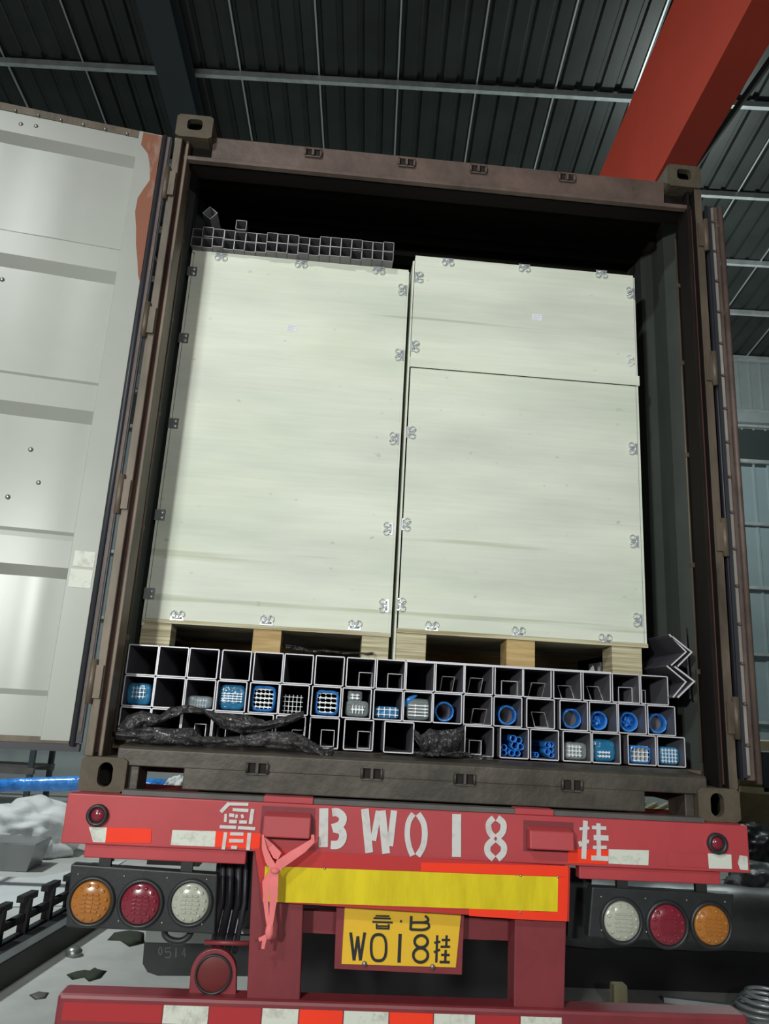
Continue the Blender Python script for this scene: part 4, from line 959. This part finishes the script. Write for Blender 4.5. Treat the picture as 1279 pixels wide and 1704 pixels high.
for x in (a.x+.3, c.x-.2): st2.bar((x-.12, 4.6, .014), (x-.12, 4.6, a.z-.07), .05); st2.bar((x-.12, 4.3, a.z-.09), (x-.12, 4.9, a.z-.09), .05)
tag(st2.build('pipe_trestle', 'black_metal'), 'dark steel trestle carrying the long blue-wrapped pipe', 'trestle')
c = at(292, 1307, 1, 4.4); lump('woven_sack', (c.x, c.y+.1, c.z-.08), .12, .1, .10, 'sack_white', 'crumpled white bag seen through the left slot of the container sill', 'sack', 5.5)
m = MB(); m.box(c.x-.15, c.x+.3, c.y-.1, c.y+.3, .3, c.z-.08); tag(m.build('steel_box', 'black_metal'), 'dark steel box under the container carrying a white bag', 'box')
p = g(170, 1415); m = MB(); m.lathe((p.x+.5, p.y, 0), [(0, .28), (.10, .27), (.16, .0), (0, 0)], 20, 'z'); tag(m.build('cone_bag', 'sheet_white'), 'white cone-shaped bag behind the left lamp panel', 'bag')

# right side
p = g(1262, 1395)
yw = 7.2
def wq(pts, y, th, mt, nm, par=None, bevel=0):
    m = MB(); quad(m, pts, y, th); return m.build(nm, mt, par, bevel=bevel)
wc = thing('wooden_case', 'brown wooden case with pale lid standing right of the container', 'wooden case', at(1262, 1380, 1, yw))
wq([(1232, 1252), (1340, 1258), (1340, 1375), (1228, 1368)], yw, .8, 'olive_wood', 'case_body', wc)
wq([(1236, 1232), (1345, 1236), (1345, 1252), (1234, 1248)], yw-.04, .9, 'pale_wood', 'case_lid', wc)
wq([(1232, 1308), (1345, 1316), (1345, 1328), (1231, 1318)], yw-.03, .03, 'pale_wood', 'case_batten', wc)
wq([(1268, 1252), (1279, 1252), (1279, 1318), (1271, 1318)], yw-.03, .03, 'rafter_steel', 'case_strap', wc)
zc = at(1262, 1372, 1, yw).z
x0 = at(1235, 1370, 1, yw).x
for dx in (.05, .9): m = MB(); m.box(x0+dx, x0+dx+.22, yw+.02, yw+.7, 0, zc-.02); m.build('case_foot', 'black_metal', wc)
# pale pallet seen through the right slot
a = at(1100, 1346, 1, 6.8)
m = MB()
for k in range(6): m.bar((a.x-.75+.15*k, 6.4, a.z+.0), (a.x-.15+.15*k, 7.3, a.z+.02), .05, .02)
m.bar((a.x-.7, 6.4, a.z-.03), (a.x+.4, 6.4, a.z-.03), .05); m.bar((a.x-.7, 7.3, a.z-.03), (a.x+.4, 7.3, a.z-.03), .05)
for x in (-.68, .36):
    for y in (6.4, 7.3): m.bar((a.x+x, y, 0), (a.x+x, y, a.z-.05), .05)
tag(m.build('slatted_stand', 'pale_wood'), 'pale slatted wooden stand seen through the right slot of the sill', 'stand')
# black tarpaulin heap and small items
a = g(1010, 1700); 
m = MB(); NX = 40; NY = 12; vs = []
A = at(950, 1600, 1, 1.9); 
for i in range(NX+1):
    t = i/NX; x = A.x-.1+t*2.6
    for j in range(NY+1):
        v = j/NY; an = PI*v; zz = .28+.40*math.sin(an)**.7*(.9-.10*t)+.03*noise.noise(Vector((x*3, v*4, 0))); yy = 2.42+.33*(1-math.cos(an))+.03*t
        vs.append((x, yy, zz))
m.smooth = True; m.add(vs, [(i*(NY+1)+j, i*(NY+1)+j+1, (i+1)*(NY+1)+j+1, (i+1)*(NY+1)+j) for i in range(NX) for j in range(NY)])
tp = thing('covered_stack', 'long black tarpaulin-covered stack behind the right lamp panel', 'covered stack', (A.x+1.2, 2.5, 0))
m.build('tarpaulin', 'tarpaulin', tp, solid=.006)
m = MB(); m.box(A.x, A.x+2.4, 2.55, 2.95, .0, .30); m.build('stack_body', 'black_metal', tp)
q = g(1032, 1690); m = MB(); m.box(q.x-.035, q.x+.05, q.y, q.y+.08, 0, .16); tag(m.build('wood_offcut', 'pale_wood', bevel=.01), 'pale upright wood offcut under the right side of the trailer', 'offcut')
a = g(1088, 1655); b = g(1200, 1668); m = MB(); m.bar(a+Vector((0, -.14, .02)), b+Vector((0, -.14, .02)), .04, .03); tag(m.build('metal_strip', 'clip_metal'), 'bright silver metal strip on the floor below the right lamps', 'metal strip')
a = g(955, 1690); b = g(1020, 1693); m = MB(); m.box(a.x, b.x, a.y, a.y+.12, 0, .02); tag(m.build('grey_board', 'grey_steel'), 'small grey board on the floor behind the right end of bumper', 'board')
q = g(1262, 1690); m = MB()
for k in range(4): m.torus(q+Vector((.02*k, 0, .03+.03*k)), .15-.01*k, .012, (1, 0, 0), (0, 1, 0), 28, 6)
tag(m.build('wire_coil', 'clip_metal'), 'shiny coil of metal wire on the floor at the lower right', 'wire coil')
q = g(1262, 1470); lump('rubble_bag', (q.x, q.y, 0), .35, .3, .40, 'black_plastic', 'black bag on the floor right of the trailer beam', 'bag', 4.2)
q = g(1290, 1440); lump('woven_sack', (q.x+.2, q.y+1.0, 0), .6, .5, .45, 'sack_white', 'white sack heap at the right edge behind the black bag', 'sack', 7.7)
q = g(1275, 1520); lump('rubble_bag', (q.x+.1, q.y, 0), .45, .35, .30, 'tarpaulin', 'dark grey crumpled bag right of the amber lamp at the edge', 'bag', 1.9)
